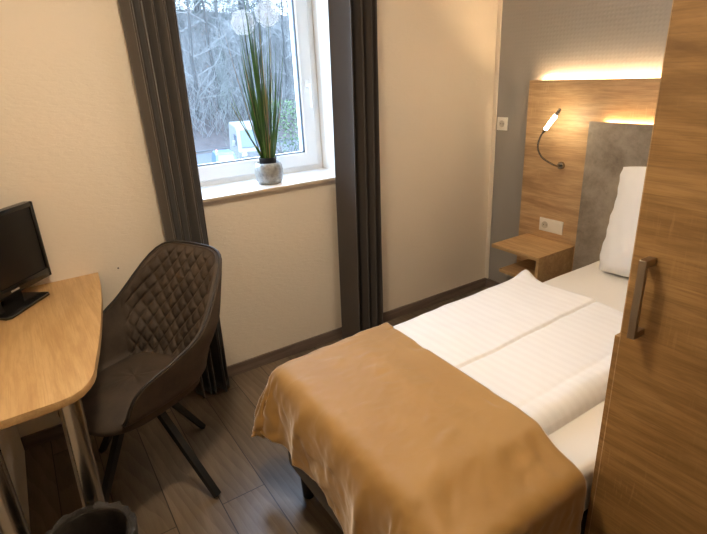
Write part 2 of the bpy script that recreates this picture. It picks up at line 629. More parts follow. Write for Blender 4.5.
# reading lamp
t = thing('reading_lamp', 'lit flexible reading lamp with a bent chrome neck on the headboard', 'lamp', (2.652, 1.845, .968))
b = bmesh.new()
obj('wall_mount', tube([(2.652, 1.845, .968), (2.640, 1.845, .968), (2.634, 1.845, .968)], [.022, .022, .017], 24, b), M['chrome'], t, smooth=40)
neck = smooth_path([(2.636, 1.845, .968), (2.60, 1.838, .972), (2.555, 1.850, .992), (2.515, 1.885, 1.030), (2.500, 1.905, 1.085), (2.499, 1.893, 1.143), (2.501, 1.868, 1.183)], 6)
obj('gooseneck', tube(neck, .0052, 10), M['chrome'], t, smooth=60)
d0, d1, d2 = Vector((2.501, 1.868, 1.183)), Vector((2.506, 1.806, 1.268)), Vector((2.508, 1.788, 1.296))
e = (d1 - d0).normalized()
obj('lamp_head', tube([d1 - e * .002, d1 + e * .004, d2, d2 + e * .003], [.0095, .0095, .0085, .004], 16), M['chrome'], t, smooth=60)
obj('lamp_collar', tube([d0 - e * .02, d0 - e * .004, d0 + e * .003], [.006, .0095, .0095], 16), M['chrome'], t, smooth=60)
M['tube'] = emit('glowing_lamp_tube', (1.0, .80, .52), 22)
g = obj('light_tube', tube([d0 + e * .002, d0 + e * .006, d1 - e * .006, d1 - e * .002], [.0085, .0100, .0100, .0085], 16), M['tube'], t, smooth=60)
g['label'] = 'glowing warm white tube'

# ------------------------------------------------------------------ bed
t = thing('single_bed', 'single bed with dark base and white fitted mattress along the wall', 'bed', (1.625, 1.04, 0))
obj('bed_base', box(.605, 2.616, .590, 1.495, .12, .325, .012, 3), M['base_fabric'], t, smooth=40)
for (lx, ly) in ((.645, 1.42), (.645, .67), (2.55, 1.42), (2.55, .67)):
    obj('leg', lathe([(.021, 0), (.023, .004), (.027, .115), (.027, .122)], lx, ly, 24), M['black_metal'], t, smooth=40)
def soft_box(x0, x1, y0, y1, z0, z1, bev, seg, amp, fr, cut=.05):
    b = bmesh.new()
    bmesh.ops.create_cube(b, size=1)
    for v in b.verts:
        v.co = (x0 + (v.co.x + .5) * (x1 - x0), y0 + (v.co.y + .5) * (y1 - y0), z0 + (v.co.z + .5) * (z1 - z0))
    bmesh.ops.bevel(b, geom=b.edges[:], offset=bev, segments=seg, profile=.5, affect='EDGES')
    for ax in (0, 1):
        lo, hi = (x0, x1) if ax == 0 else (y0, y1)
        k = lo + bev + cut
        while k < hi - bev:
            co = [0, 0, 0]; co[ax] = k
            no = [0, 0, 0]; no[ax] = 1
            bmesh.ops.bisect_plane(b, geom=b.verts[:] + b.edges[:] + b.faces[:], plane_co=co, plane_no=no)
            k += cut
    b.normal_update()
    for v in b.verts:
        v.co += v.normal * amp * noise.noise(v.co * fr)
    return b
m_ = obj('mattress', soft_box(.600, 2.612, .585, 1.50, .325, .50, .030, 5, .004, 6), M['sheet'], t, smooth=180)
m_['label'] = 'mattress in a cream white fitted sheet'

# duvet: two lengthwise layers, striped damask
def duvet():
    nx, ny = 110, 170
    X0, X1, Y0, Y1 = .625, 1.93, .735, 1.518
    top, bot = [], []
    def edge(d, R):
        # rounded falloff near an edge; d distance inside
        if d >= R:
            return 1.0
        return sqrt(max(0.0, 1 - ((R - d) / R) ** 2))
    P = []
    for j in range(ny + 1):
        v = j / ny
        row = []
        for i in range(nx + 1):
            u = i / nx
            # denser sampling at the edges
            uu = .5 - .5 * cos(pi * u) if (u < .06 or u > .94) else u
            vv = v
            x = X0 + (X1 - X0) * u
            y = Y0 + (Y1 - Y0) * v
            # head end is slanted and slightly curled at the window corner
            xe = X1 + .010 * sin(7 * y) + .045 * max(0, (y - 1.36) / .16) - .05 * max(0, (1.06 - y) / .33)
            x = X0 + (xe - X0) * u
            dY0, dY1, dX1, dX0 = y - Y0, Y1 - y, xe - x, x - X0
            h = .082 * edge(dY0, .062)
            seam = 1.105
            lay = 1 / (1 + math.exp(-(y - seam) / .0025))
            h = h - .045 * (1 - (x - X0) / 1.3) * edge(dY0, .062)
            h = h - .005 * (1 - lay)
            h -= .004 * math.exp(-((y - seam + .006) / .006) ** 2)
            h -= .003 * math.exp(-((y - .83) / .012) ** 2)
            e1 = edge(dX1, .035)
            eN = edge(dY1, .05)
            eF = edge(dX0, .05)
            h = (h) * min(e1, eN, eF)
            h += .005 * noise.noise(Vector((x * 5, y * 7, 1.3))) * min(e1, eN, eF)
            h += .0035 * noise.noise(Vector((x * 14 + 3, y * 11, 4.3))) * min(e1, eN, eF)
            # plump window-side corner at the head end
            h += .022 * math.exp(-(((x - (xe - .035)) / .05) ** 2 + ((y - 1.475) / .05) ** 2))
            row.append((x, y, .503 + max(h, 0.0)))
        P.append(row)
    b, V = grid_mesh(P)
    # underside
    lo = [[b.verts.new((p[0], p[1], .5015)) for p in row] for row in P]
    for j in range(ny):
        for i in range(nx):
            b.faces.new((lo[j][i], lo[j + 1][i], lo[j + 1][i + 1], lo[j][i + 1]))
    for i in range(nx):
        b.faces.new((V[0][i], lo[0][i], lo[0][i + 1], V[0][i + 1]))
        b.faces.new((V[ny][i], V[ny][i + 1], lo[ny][i + 1], lo[ny][i]))
    for j in range(ny):
        b.faces.new((V[j][0], V[j + 1][0], lo[j + 1][0], lo[j][0]))
        b.faces.new((V[j][nx], lo[j][nx], lo[j + 1][nx], V[j + 1][nx]))
    return b
tag(obj('duvet', duvet(), M['linen'], loc=(1.28, 1.12, .50), smooth=180), 'folded white duvet with woven stripes lying on the bed', 'duvet')

# ochre runner (a draped cloth, positions in millimetres)
NXR, NYR = 58, 112
CLOTH_X = [
596,5,8,9,9,-3,-3,-12,-12,-12,1,-12,-3,0,7,-7,-11,5,2,8,10,11,12,14,-10,7,10,-7,16,14,15,15,15,16,14,15,14,15,16,14,16,14,14,15,15,14,14,13,13,12,13,13,13,12,13,14,13,13,
587,10,2,9,8,11,-5,-6,-10,-12,-11,-2,-10,5,-5,6,-12,-2,2,9,14,5,10,13,-5,10,3,0,14,15,14,15,15,15,15,15,15,15,14,15,15,15,14,15,15,15,14,12,13,13,12,13,13,12,14,12,14,14,
582,4,8,4,8,10,8,-7,-4,-12,-10,-11,-9,5,3,-8,1,-4,-4,11,11,11,3,11,1,5,6,3,13,15,15,14,14,16,14,15,15,15,15,15,14,15,15,15,14,15,14,13,12,13,13,12,13,13,13,13,12,15,
571,8,4,8,5,9,9,8,-1,-11,-12,-10,-7,-11,8,3,-7,-15,10,11,10,3,9,5,11,2,2,6,12,15,13,14,15,15,15,15,15,15,15,15,15,15,15,15,14,14,14,13,12,13,13,12,13,13,13,12,13,15,
560,7,9,5,7,6,9,9,6,1,-11,-10,-8,-10,-10,-3,6,-13,13,9,9,3,2,8,13,0,1,11,14,13,12,15,14,16,15,15,14,15,15,15,15,15,15,16,13,14,14,13,13,13,12,13,12,13,13,12,14,15,
550,8,6,10,5,7,7,8,9,2,4,-11,-11,-5,-8,-8,-11,1,7,14,6,6,-2,6,15,5,-3,13,11,15,14,14,14,15,15,15,14,15,15,15,15,16,14,15,14,15,13,13,13,13,13,12,13,12,13,12,14,15,
542,5,7,8,10,6,6,7,8,9,5,-1,-12,-10,-8,-7,-11,-6,12,13,4,9,1,0,15,8,-6,16,11,15,15,13,14,15,15,15,14,15,14,16,15,15,15,15,15,14,14,13,13,12,13,12,13,12,13,13,13,15,
531,6,10,8,6,10,8,8,1,10,6,8,-5,-10,-11,-9,-8,-9,5,13,7,10,-2,3,12,11,-5,14,13,15,15,13,15,15,14,14,15,14,15,16,15,16,14,15,15,15,14,12,13,12,13,12,13,12,13,13,14,14,
533,-3,9,5,9,7,10,6,8,3,9,7,7,-7,-9,-11,-10,-6,-6,12,12,8,-1,2,12,13,-3,11,15,15,12,15,15,15,15,14,14,15,15,15,15,15,16,14,15,15,14,12,13,13,13,12,11,13,14,12,14,15,
545,-7,-6,4,7,9,6,7,7,10,4,9,7,6,-8,-9,-12,-9,-7,4,12,12,3,-1,10,14,0,10,15,15,12,15,15,15,15,15,14,15,14,15,15,15,15,15,15,15,14,13,13,13,12,13,11,12,13,13,14,14,
555,-5,-6,-8,-1,6,10,7,5,8,10,4,10,5,7,-10,-10,-11,-8,-4,12,11,6,-1,8,15,5,7,16,14,12,15,15,15,15,15,14,15,15,15,15,14,15,16,14,15,14,13,13,13,13,12,11,13,13,13,13,15,
560,-3,-4,-5,-8,-4,4,9,8,7,6,10,4,10,3,8,-11,-10,-9,-9,4,11,11,-1,8,13,10,6,14,15,13,15,14,15,15,15,15,15,14,15,15,15,15,15,15,14,14,13,13,13,12,12,13,12,13,13,14,14,
567,-6,-2,-4,-3,-7,-7,0,10,8,8,6,10,3,8,8,3,-11,-12,-9,-2,13,4,4,9,12,13,4,15,15,13,15,15,14,15,15,15,15,15,15,14,15,15,15,15,15,13,13,13,13,12,13,12,14,12,12,14,15,
571,-5,-3,-3,-2,-3,-6,-8,-3,7,8,9,8,9,2,8,9,2,-13,-12,-6,7,12,1,11,9,13,5,15,14,15,15,14,15,14,15,15,15,15,14,15,15,16,14,15,15,14,13,12,13,13,12,13,13,13,12,13,15,
583,-7,-6,-5,-3,-4,-1,-4,-7,-6,5,6,10,9,9,0,9,9,-1,-13,-11,1,12,4,11,7,15,5,15,14,15,15,14,14,16,15,15,14,15,13,16,15,16,15,15,14,14,13,12,13,13,13,13,12,13,12,13,16,
587,-4,0,-5,-6,-3,-6,-2,-6,-2,-8,3,2,10,9,10,-2,10,9,-5,-12,-6,7,12,5,9,14,6,16,15,14,15,14,15,15,15,15,14,15,14,15,15,16,15,15,14,14,13,13,13,13,12,13,13,12,13,13,15,
589,1,-1,-2,-2,-5,-6,-5,-2,-4,-7,-2,2,-5,8,10,9,-2,10,8,-6,-12,0,13,7,8,15,8,15,15,14,14,15,14,16,15,15,15,14,15,15,15,15,15,15,14,14,13,13,14,13,12,13,11,13,13,14,15,
580,4,-2,2,-3,4,0,-2,-5,-6,-5,-5,-2,-6,-3,8,9,10,-2,9,8,-8,-10,9,14,6,13,10,15,15,13,15,14,16,15,15,15,15,14,15,15,15,15,15,15,15,13,13,14,13,13,13,12,12,13,12,14,15,
573,5,0,-1,4,-2,-1,0,5,1,-4,-6,-6,-3,-8,-4,6,9,10,-3,10,5,-9,-2,13,15,8,14,13,13,15,15,15,15,15,15,15,15,15,15,15,15,15,14,15,15,14,12,13,14,13,12,13,12,13,13,14,15,
567,1,6,2,-2,3,0,4,-5,5,2,0,-2,-6,-7,-6,-7,4,9,10,-3,10,4,-8,9,11,12,15,14,13,15,15,15,15,15,15,15,15,15,15,15,15,15,15,15,14,14,13,13,13,13,12,13,13,12,13,15,15,
562,0,6,3,1,-2,4,2,2,-4,5,-1,2,1,-1,-5,-7,-8,1,10,8,-4,11,1,0,14,10,15,15,14,15,15,15,15,15,15,15,15,15,15,16,14,15,15,15,15,14,12,13,13,13,12,13,13,13,12,15,15,
555,2,0,6,3,1,-1,3,5,1,0,-1,0,0,2,3,-1,-5,-8,-3,9,9,-4,12,-1,11,12,15,15,15,15,15,15,15,15,16,15,15,15,15,14,15,15,15,15,15,14,13,12,13,13,13,12,13,13,13,14,15,
549,-1,2,3,4,5,2,0,1,1,1,1,2,1,1,0,5,0,-1,-5,-5,7,8,-2,12,4,15,15,15,15,15,15,14,16,15,16,15,15,15,15,15,15,15,15,14,16,13,13,12,13,13,13,13,12,13,13,15,14,
542,4,-1,5,2,1,3,4,3,3,2,2,2,2,1,1,-5,0,0,-1,0,1,8,-1,7,10,14,15,16,15,15,15,15,16,15,15,15,16,14,15,15,15,15,15,15,15,13,12,14,12,13,13,13,13,12,13,14,15,
540,1,1,-2,3,2,1,2,2,2,2,5,4,4,3,3,2,0,1,1,0,0,1,-2,9,10,14,16,15,15,15,15,15,16,16,14,16,15,14,15,15,15,15,16,14,15,13,13,12,14,13,13,13,13,12,13,15,15,
530,-1,1,1,0,1,1,2,2,3,2,3,5,4,6,0,1,1,1,1,1,3,2,9,4,12,14,16,16,15,15,15,15,15,15,15,15,16,14,15,15,16,14,16,15,15,13,13,13,13,13,13,13,13,13,13,14,15,
545,0,-1,1,0,-2,-3,-1,-1,0,0,1,2,2,2,3,3,3,2,5,6,4,1,9,3,13,13,16,16,14,16,15,15,15,15,15,15,15,15,14,15,16,15,15,15,15,13,13,13,14,13,13,13,13,13,13,15,14,
555,1,1,-1,-5,2,-1,-2,-1,-1,-1,-1,-3,5,-1,-1,4,3,3,3,4,8,5,0,10,11,15,15,15,15,15,15,15,15,15,15,15,15,15,15,15,15,15,15,15,15,14,13,13,14,13,13,13,13,14,13,14,15,
561,-2,-1,0,1,-4,3,-5,-1,-2,-1,-1,2,-2,-1,-1,-1,2,4,9,4,1,4,10,11,9,14,15,15,15,15,15,15,15,15,15,15,15,14,15,15,15,15,16,14,16,13,14,13,13,14,13,13,13,14,12,15,14,
566,-3,3,-1,-1,-3,1,0,-1,0,-1,-4,-2,-2,1,-3,-1,2,-1,10,-2,9,9,3,12,10,13,15,16,15,14,15,15,14,16,15,15,15,14,15,15,15,15,15,15,15,14,13,14,13,14,13,13,14,13,14,14,13,
568,0,-4,3,-1,0,-1,-1,0,1,-3,3,-1,-5,-2,0,1,-2,4,-3,3,2,13,5,12,10,14,14,15,16,14,15,14,15,15,16,14,16,14,14,15,15,16,14,15,15,14,14,14,13,14,13,13,14,14,13,14,14,
558,1,1,0,-3,3,2,-3,4,-3,5,-3,3,2,0,0,1,-1,2,1,1,1,-3,14,8,12,14,13,16,15,15,15,15,14,15,15,15,15,15,14,15,15,15,15,16,14,14,13,14,14,14,13,14,13,14,14,14,14,
543,2,2,1,2,1,-1,3,2,1,-2,5,0,0,2,-3,0,0,1,3,3,7,2,5,14,10,15,13,15,16,15,14,15,15,15,15,15,15,15,14,14,15,16,15,15,15,13,14,14,14,14,13,14,14,14,13,15,14,
529,2,3,5,1,-1,7,1,0,5,2,0,1,0,-2,5,1,1,2,3,3,0,11,7,4,15,15,12,15,15,15,15,15,15,15,15,14,16,14,15,14,15,16,15,15,14,14,14,14,14,14,14,13,14,14,14,14,15,
521,2,1,6,-4,6,5,2,2,1,2,2,1,0,5,-2,0,4,4,5,4,4,5,8,12,7,15,14,15,15,15,15,15,15,15,15,15,15,15,15,15,14,16,15,16,13,14,14,14,14,15,14,13,14,13,14,15,15,
511,3,2,3,9,-5,1,2,3,2,2,2,3,2,3,4,8,6,4,5,4,4,4,1,10,11,13,15,16,15,15,15,15,15,15,15,15,15,15,14,15,15,16,15,15,15,13,13,15,14,15,15,13,12,13,15,15,16,
524,0,1,2,1,4,5,3,1,2,3,3,1,-1,1,2,2,3,3,3,4,5,6,6,10,11,13,15,15,15,15,15,15,15,15,15,15,15,15,15,15,15,15,16,15,14,15,13,14,15,14,15,13,13,13,15,15,15,
538,-1,2,3,2,0,2,4,4,3,2,2,-2,1,4,2,2,3,1,2,0,-1,5,9,7,11,13,15,15,16,15,15,15,15,15,15,15,15,15,15,15,15,15,16,14,15,15,15,13,15,14,14,14,13,13,15,15,15,
553,-1,1,3,2,1,-1,5,-3,0,-1,4,7,1,0,-2,-2,4,2,-2,2,5,5,2,9,11,14,14,16,16,15,15,15,15,15,15,15,15,15,15,15,15,15,15,15,16,14,15,15,14,14,13,14,14,13,15,15,15,
565,1,1,1,0,-2,4,0,0,-1,-5,5,2,-3,1,-1,-1,2,1,3,3,2,2,5,11,9,14,15,16,15,15,16,15,15,15,15,15,15,15,15,15,15,15,16,14,16,15,14,15,15,15,15,11,13,14,15,15,15,
567,1,1,1,-3,4,0,-2,-2,-2,5,-1,-2,-1,4,-2,0,2,1,1,2,2,3,8,7,12,14,15,15,15,16,15,15,15,15,15,15,16,14,16,15,15,15,15,16,15,15,15,15,15,15,15,15,13,8,15,15,15,
564,1,-1,-1,3,-2,2,-4,-1,0,1,0,2,2,0,0,0,1,0,2,4,3,4,5,9,14,13,15,15,16,15,15,15,15,14,16,15,15,16,14,15,15,16,16,15,15,15,15,15,15,15,15,15,14,7,15,15,15,
566,1,-3,-1,-4,0,0,3,3,1,1,0,0,-2,-2,1,-2,2,0,3,3,7,2,7,10,11,15,15,15,15,15,15,15,15,15,15,16,15,15,15,15,15,16,15,15,15,15,15,15,15,16,15,16,15,4,15,15,15,
564,-3,0,-1,2,3,-1,1,-1,-1,-1,-2,0,-1,2,1,0,2,2,1,2,6,3,8,12,10,15,15,15,15,15,15,15,15,15,15,16,15,15,15,15,15,15,15,15,15,15,15,16,15,16,15,16,15,4,15,15,15,
561,0,4,0,-1,-2,-1,-2,-1,-2,0,4,-4,3,-4,-1,-1,2,3,5,5,4,7,8,9,14,14,14,15,16,15,14,15,15,16,15,16,15,15,15,15,15,15,15,15,15,15,15,16,15,15,16,15,15,4,15,15,15,
561,0,0,-2,-3,0,0,1,-2,-4,4,-1,-1,-3,1,-3,1,1,7,3,4,6,8,8,14,10,14,15,15,16,15,14,15,15,15,16,15,15,15,15,15,15,15,15,15,15,15,15,16,15,15,16,15,15,5,15,15,15,
555,2,-5,-1,-2,-2,3,0,-5,2,-6,0,-1,-1,2,3,2,6,4,6,6,5,6,11,8,13,14,14,15,16,15,15,15,15,15,15,15,15,15,16,15,15,15,15,15,15,15,15,15,15,16,14,16,13,7,15,15,15,
551,-4,-3,-4,-1,-1,4,-2,3,-3,2,4,2,1,1,1,2,4,7,3,2,6,7,6,11,13,13,16,14,16,15,15,14,16,15,14,16,14,16,15,15,15,15,15,15,15,15,15,16,15,14,15,12,15,10,15,15,15,
544,-2,-1,0,5,0,0,5,-2,4,2,0,-1,1,1,-1,6,0,3,3,4,6,5,7,11,14,12,15,15,15,15,15,15,15,15,15,15,16,16,15,14,14,15,16,15,15,15,15,15,15,15,14,10,13,14,15,15,15,
552,1,-3,4,-3,3,1,-1,4,-1,0,1,1,1,0,1,1,6,1,2,0,7,5,6,12,11,15,15,15,15,15,15,14,15,15,15,16,16,15,15,15,15,15,15,15,14,15,15,15,15,15,14,10,13,15,15,15,15,
560,-1,-1,-4,4,0,1,1,0,0,1,2,1,-3,2,-1,0,2,2,3,4,6,4,9,8,13,14,15,15,15,15,15,15,15,15,16,14,17,15,14,15,15,15,15,15,15,15,15,15,14,16,14,9,16,12,15,15,15,
558,-1,0,0,1,1,4,-1,1,3,1,-4,1,3,-3,2,3,-2,6,2,2,3,5,7,9,14,13,15,15,15,15,15,15,15,14,16,16,15,15,15,15,15,15,15,15,15,15,15,15,14,15,15,11,14,12,15,15,15,
558,4,-1,3,-2,4,-2,0,4,1,1,0,0,0,-2,0,0,3,1,3,3,2,6,6,10,12,14,15,16,14,16,15,15,15,14,15,16,15,15,15,15,15,15,16,15,15,15,14,15,15,15,14,14,13,10,15,15,15,
563,0,3,-2,3,0,1,-2,2,-2,-1,1,4,0,1,-2,2,1,2,2,1,2,7,6,11,12,15,14,15,16,14,15,15,15,15,16,15,15,15,15,14,15,16,15,15,16,14,14,16,15,15,15,15,13,8,15,15,15,
567,-3,0,1,2,4,-3,2,-4,3,-4,0,3,2,0,0,2,2,1,0,1,3,6,8,9,14,14,15,15,15,15,15,15,15,15,15,15,15,15,15,15,15,15,15,16,15,15,14,15,15,16,15,15,13,7,15,15,15,
567,-1,-2,6,2,-4,0,1,-1,0,0,0,1,-2,2,0,1,-2,1,1,3,4,7,9,9,13,15,15,16,15,15,15,15,15,15,15,15,15,15,15,15,15,15,15,15,16,14,15,15,15,15,15,16,13,7,15,15,15,
568,-2,-1,0,5,-4,3,-3,2,0,-1,0,1,1,-1,0,-3,5,-2,3,4,1,10,7,10,14,14,15,15,15,15,16,14,15,15,15,15,16,15,15,15,15,15,15,15,15,15,15,15,15,15,15,15,14,6,15,15,15,
567,3,0,0,-6,0,2,1,0,-2,1,2,2,-1,-2,-5,5,2,2,1,0,5,8,9,11,12,15,15,15,15,15,15,15,15,15,15,15,15,15,15,15,15,15,15,15,15,15,15,15,15,15,13,15,14,9,15,15,15,
568,-1,2,0,-4,2,-1,-2,0,-1,1,2,-2,3,-2,-1,4,-1,1,2,6,4,6,8,11,14,13,15,15,15,17,14,15,14,16,15,14,15,16,15,15,15,15,15,15,15,15,15,15,15,15,11,12,13,14,15,15,15,
564,2,-1,1,0,0,-2,-3,4,0,0,0,0,4,-2,2,-1,4,-2,6,1,5,5,8,11,12,14,16,15,15,16,14,15,15,15,15,15,15,15,15,15,15,15,15,16,15,15,15,14,16,14,12,10,14,15,15,15,15,
568,-1,0,1,-3,-3,-1,5,2,2,1,2,0,-4,1,-1,4,0,3,-1,5,2,5,8,10,14,14,15,15,15,16,15,15,15,15,15,15,15,15,15,14,15,15,16,16,15,15,15,14,15,15,11,10,15,14,15,15,15,
572,-4,0,-6,-1,3,1,2,1,2,4,-3,-1,3,-2,0,1,2,-1,2,3,6,3,8,10,14,15,15,15,15,15,15,16,15,14,15,15,15,15,15,15,15,15,15,16,15,15,15,15,14,15,12,10,14,15,15,15,15,
574,-7,-4,-3,0,1,1,3,2,3,0,2,-2,0,2,-1,0,0,5,3,1,1,7,8,10,13,16,15,15,15,15,15,15,15,15,15,15,16,15,14,15,14,15,15,16,15,15,15,15,15,15,12,11,12,15,15,15,15,
572,-3,-4,-1,1,0,-2,5,1,-1,3,-2,1,0,0,2,1,-2,0,2,3,5,7,8,11,14,14,15,16,15,15,15,15,15,15,14,16,15,15,15,14,15,15,15,16,15,15,15,15,15,14,13,13,10,15,15,15,15,
571,0,-4,1,-3,0,2,2,-1,3,-4,2,-2,4,-2,3,-1,3,-2,5,0,4,8,7,12,14,14,15,15,15,15,16,15,14,15,15,15,16,15,14,15,15,15,15,15,15,15,15,15,15,15,13,15,7,16,14,15,15,
573,-5,2,-3,2,1,1,-3,1,0,-1,-2,4,-3,1,2,2,0,0,2,4,5,6,8,12,13,16,13,15,15,16,15,15,15,15,15,15,15,15,15,15,15,15,15,15,15,15,15,15,15,14,15,15,7,14,15,15,15,
571,-1,0,-3,1,1,0,0,1,-5,1,2,-4,5,0,-2,5,-2,2,4,4,3,6,8,11,15,13,16,14,15,16,16,15,15,15,15,15,15,15,15,15,15,15,15,15,15,15,15,15,15,15,15,15,6,14,14,15,15,
566,2,-1,3,-2,1,-1,0,-2,-3,-1,-1,4,-2,2,1,2,3,2,2,3,4,7,9,11,13,15,15,15,15,16,15,15,15,15,15,15,16,15,15,15,15,15,14,16,15,15,15,15,15,15,15,15,8,11,15,15,15,
566,0,1,-1,4,1,-1,-4,0,-2,-2,-3,0,1,3,1,3,-2,5,3,3,5,7,10,11,15,14,15,15,16,15,15,15,15,15,15,15,15,16,14,16,14,15,15,16,14,16,15,15,15,15,15,15,12,7,14,15,15,
562,2,-1,-1,0,1,3,0,-2,-3,2,-1,-1,-1,0,1,0,2,2,4,3,6,10,11,11,14,15,15,15,15,15,15,15,15,15,15,15,15,17,15,14,15,15,15,15,15,15,15,15,15,15,16,15,14,4,15,15,15,
562,-2,2,1,-4,0,-2,1,0,2,-3,2,0,-2,-3,1,3,3,-2,4,5,11,8,12,12,14,15,15,15,15,15,15,15,15,15,15,15,15,16,15,15,15,15,15,15,15,15,15,15,15,15,15,16,13,5,14,15,15,
556,1,-1,0,1,-3,3,-4,1,-3,1,-3,-1,-2,3,-2,4,3,9,6,5,5,10,11,12,14,15,14,15,15,16,14,16,14,15,15,15,16,15,15,15,15,15,15,15,15,15,15,15,15,15,16,15,14,4,15,15,15,
551,-2,3,1,-4,1,0,-3,-4,1,-2,7,3,1,-3,6,2,4,2,5,7,6,8,10,12,15,14,15,15,14,16,15,15,15,15,15,15,15,16,15,15,15,15,15,15,15,15,15,15,15,15,16,16,13,4,14,15,15,
541,1,0,2,2,2,0,3,1,-3,5,-3,2,1,5,2,3,0,6,4,2,7,7,11,12,14,15,15,15,14,16,15,15,15,15,15,15,15,15,15,15,15,15,16,15,15,15,15,15,15,15,15,16,13,4,15,15,15,
549,0,1,2,0,-1,4,1,3,-3,5,-1,0,-1,1,3,3,3,0,4,4,7,7,10,12,14,15,15,15,15,15,15,15,15,15,15,15,15,16,15,15,14,16,15,15,15,15,15,15,15,16,15,15,12,6,14,15,15,
554,1,1,-1,2,1,1,2,0,3,-1,4,1,0,-1,0,2,1,2,1,7,3,8,11,12,14,15,15,15,15,15,15,15,15,15,15,15,15,15,15,16,14,15,15,15,15,15,15,15,15,16,15,14,12,7,15,15,15,
562,0,-2,-1,-1,0,1,1,3,3,2,-2,0,0,0,2,2,4,1,3,-1,8,6,11,12,15,15,15,15,14,15,15,15,16,14,15,15,15,16,15,15,15,15,15,15,15,15,15,15,15,15,15,15,11,8,15,14,15,
563,4,-1,1,-1,-1,-2,1,1,1,1,1,1,1,-3,4,0,1,2,2,5,2,7,12,13,14,15,15,15,15,15,15,15,15,15,14,15,15,16,16,15,15,15,15,15,15,15,15,15,14,15,15,16,10,8,15,15,15,
564,-1,2,1,-2,1,2,0,-1,0,0,0,0,4,1,-3,0,7,1,2,-1,6,9,11,12,15,15,15,15,14,16,15,15,15,14,15,15,15,16,15,15,15,15,15,15,15,15,15,15,15,15,15,16,9,9,15,14,15,
561,2,0,1,0,1,1,-1,1,1,-2,0,1,-1,3,3,1,-2,2,3,2,8,7,11,13,14,15,15,15,15,15,15,15,15,15,15,15,15,15,15,16,14,15,15,15,16,15,16,15,14,15,15,15,11,7,15,15,15,
558,-2,-3,-1,2,2,2,2,4,4,-2,-1,-1,-1,2,1,2,6,0,4,2,2,10,11,13,15,15,14,15,15,15,16,15,15,14,16,15,15,15,15,15,15,15,15,15,16,15,15,15,14,15,16,16,13,4,15,14,15,
545,-2,2,6,5,2,2,3,2,2,2,2,0,0,0,0,0,-1,5,1,1,7,7,11,14,15,15,15,15,15,15,15,15,15,15,15,15,15,15,15,15,15,15,16,15,15,15,15,15,15,16,15,15,13,4,15,15,15,
534,5,4,3,1,-2,1,2,4,3,5,2,-1,2,4,1,-1,2,1,2,4,5,10,10,16,15,15,15,14,16,15,15,15,15,15,15,15,15,15,15,15,15,15,15,15,16,15,15,15,15,15,15,15,13,5,15,14,15,
529,0,6,2,-1,4,1,-1,2,4,3,2,4,4,2,2,5,2,0,7,5,4,4,12,14,16,15,15,15,15,15,15,15,15,15,15,15,15,15,15,16,15,15,15,15,15,16,15,15,15,15,15,13,15,4,15,15,15,
524,5,-3,1,1,3,3,6,0,-1,4,4,4,4,3,4,3,4,4,2,0,5,10,12,15,15,15,15,15,15,15,15,16,15,16,14,15,15,15,15,15,15,15,16,15,15,15,15,15,15,15,12,15,13,8,15,15,15,
520,8,2,2,2,1,3,2,-4,-1,1,1,2,3,3,4,4,3,5,5,6,12,7,12,14,15,16,15,15,15,15,15,16,16,14,15,14,16,15,15,15,15,15,15,15,15,15,16,15,15,11,15,14,12,11,15,15,15,
516,8,0,-1,1,3,4,5,2,4,3,3,5,-1,6,5,4,4,3,4,6,4,2,13,15,15,15,15,16,15,15,15,17,14,15,15,15,15,15,15,15,15,15,15,15,15,14,16,15,12,15,15,15,9,15,14,15,14,
525,-2,16,-3,4,2,4,4,4,3,4,3,2,1,-2,1,-2,-4,4,5,6,7,11,15,11,16,15,15,15,15,15,16,15,15,15,15,15,15,15,15,15,15,15,15,15,13,15,16,15,14,15,14,11,13,15,15,15,15,
540,-3,1,13,3,4,-4,-3,-1,-1,1,1,0,-1,0,-1,3,8,8,10,0,12,12,4,15,16,15,15,15,15,15,15,15,16,15,15,14,15,15,16,15,14,15,15,14,14,16,15,15,14,15,12,13,15,15,15,14,15,
553,1,-15,9,-1,-5,-1,-2,3,-1,-1,-2,-2,3,5,9,9,9,6,-3,13,8,1,15,15,12,15,15,16,15,15,15,15,15,15,15,15,15,15,15,15,15,14,14,14,15,16,15,15,14,13,14,14,15,15,15,15,15,
546,3,-4,-13,1,0,-1,-2,-2,-1,0,3,9,9,9,9,7,1,-4,13,3,4,10,15,13,13,13,15,16,16,15,14,15,15,16,14,15,15,16,14,15,15,14,14,15,16,15,15,13,15,14,13,15,16,14,16,15,14,
539,-4,-4,-7,-5,-1,0,5,-3,4,8,10,10,9,8,2,-2,-5,14,2,11,1,13,15,11,11,13,16,16,15,15,15,15,15,15,15,15,15,15,15,15,15,14,15,15,14,15,14,15,15,13,15,14,15,16,15,14,15,
529,-6,-6,-6,-3,1,2,4,10,9,11,10,10,5,-7,2,-6,14,2,14,0,6,15,9,15,10,13,16,15,15,15,16,15,15,15,15,15,15,14,16,14,15,15,15,15,14,15,14,16,14,13,14,15,15,15,15,15,15,
516,0,-12,-2,2,5,7,12,9,11,10,8,0,-8,2,-6,14,3,14,2,8,4,15,5,16,11,13,15,15,15,16,15,15,15,16,15,15,14,15,15,15,15,15,16,14,14,14,15,15,15,14,13,15,15,15,15,15,14,
507,0,-8,9,4,8,9,10,12,10,4,-3,-8,-4,-1,14,5,11,12,2,-2,14,12,3,16,11,15,13,17,14,15,16,15,15,15,15,15,15,15,15,15,15,15,15,15,13,15,15,15,14,14,14,15,15,15,15,15,15,
494,2,9,9,9,10,10,11,8,0,-4,-7,-5,0,13,7,11,13,0,-3,8,16,8,3,16,11,16,12,16,15,15,15,16,15,15,15,15,15,14,15,16,15,15,15,12,16,14,15,15,15,14,14,15,15,15,15,15,15,
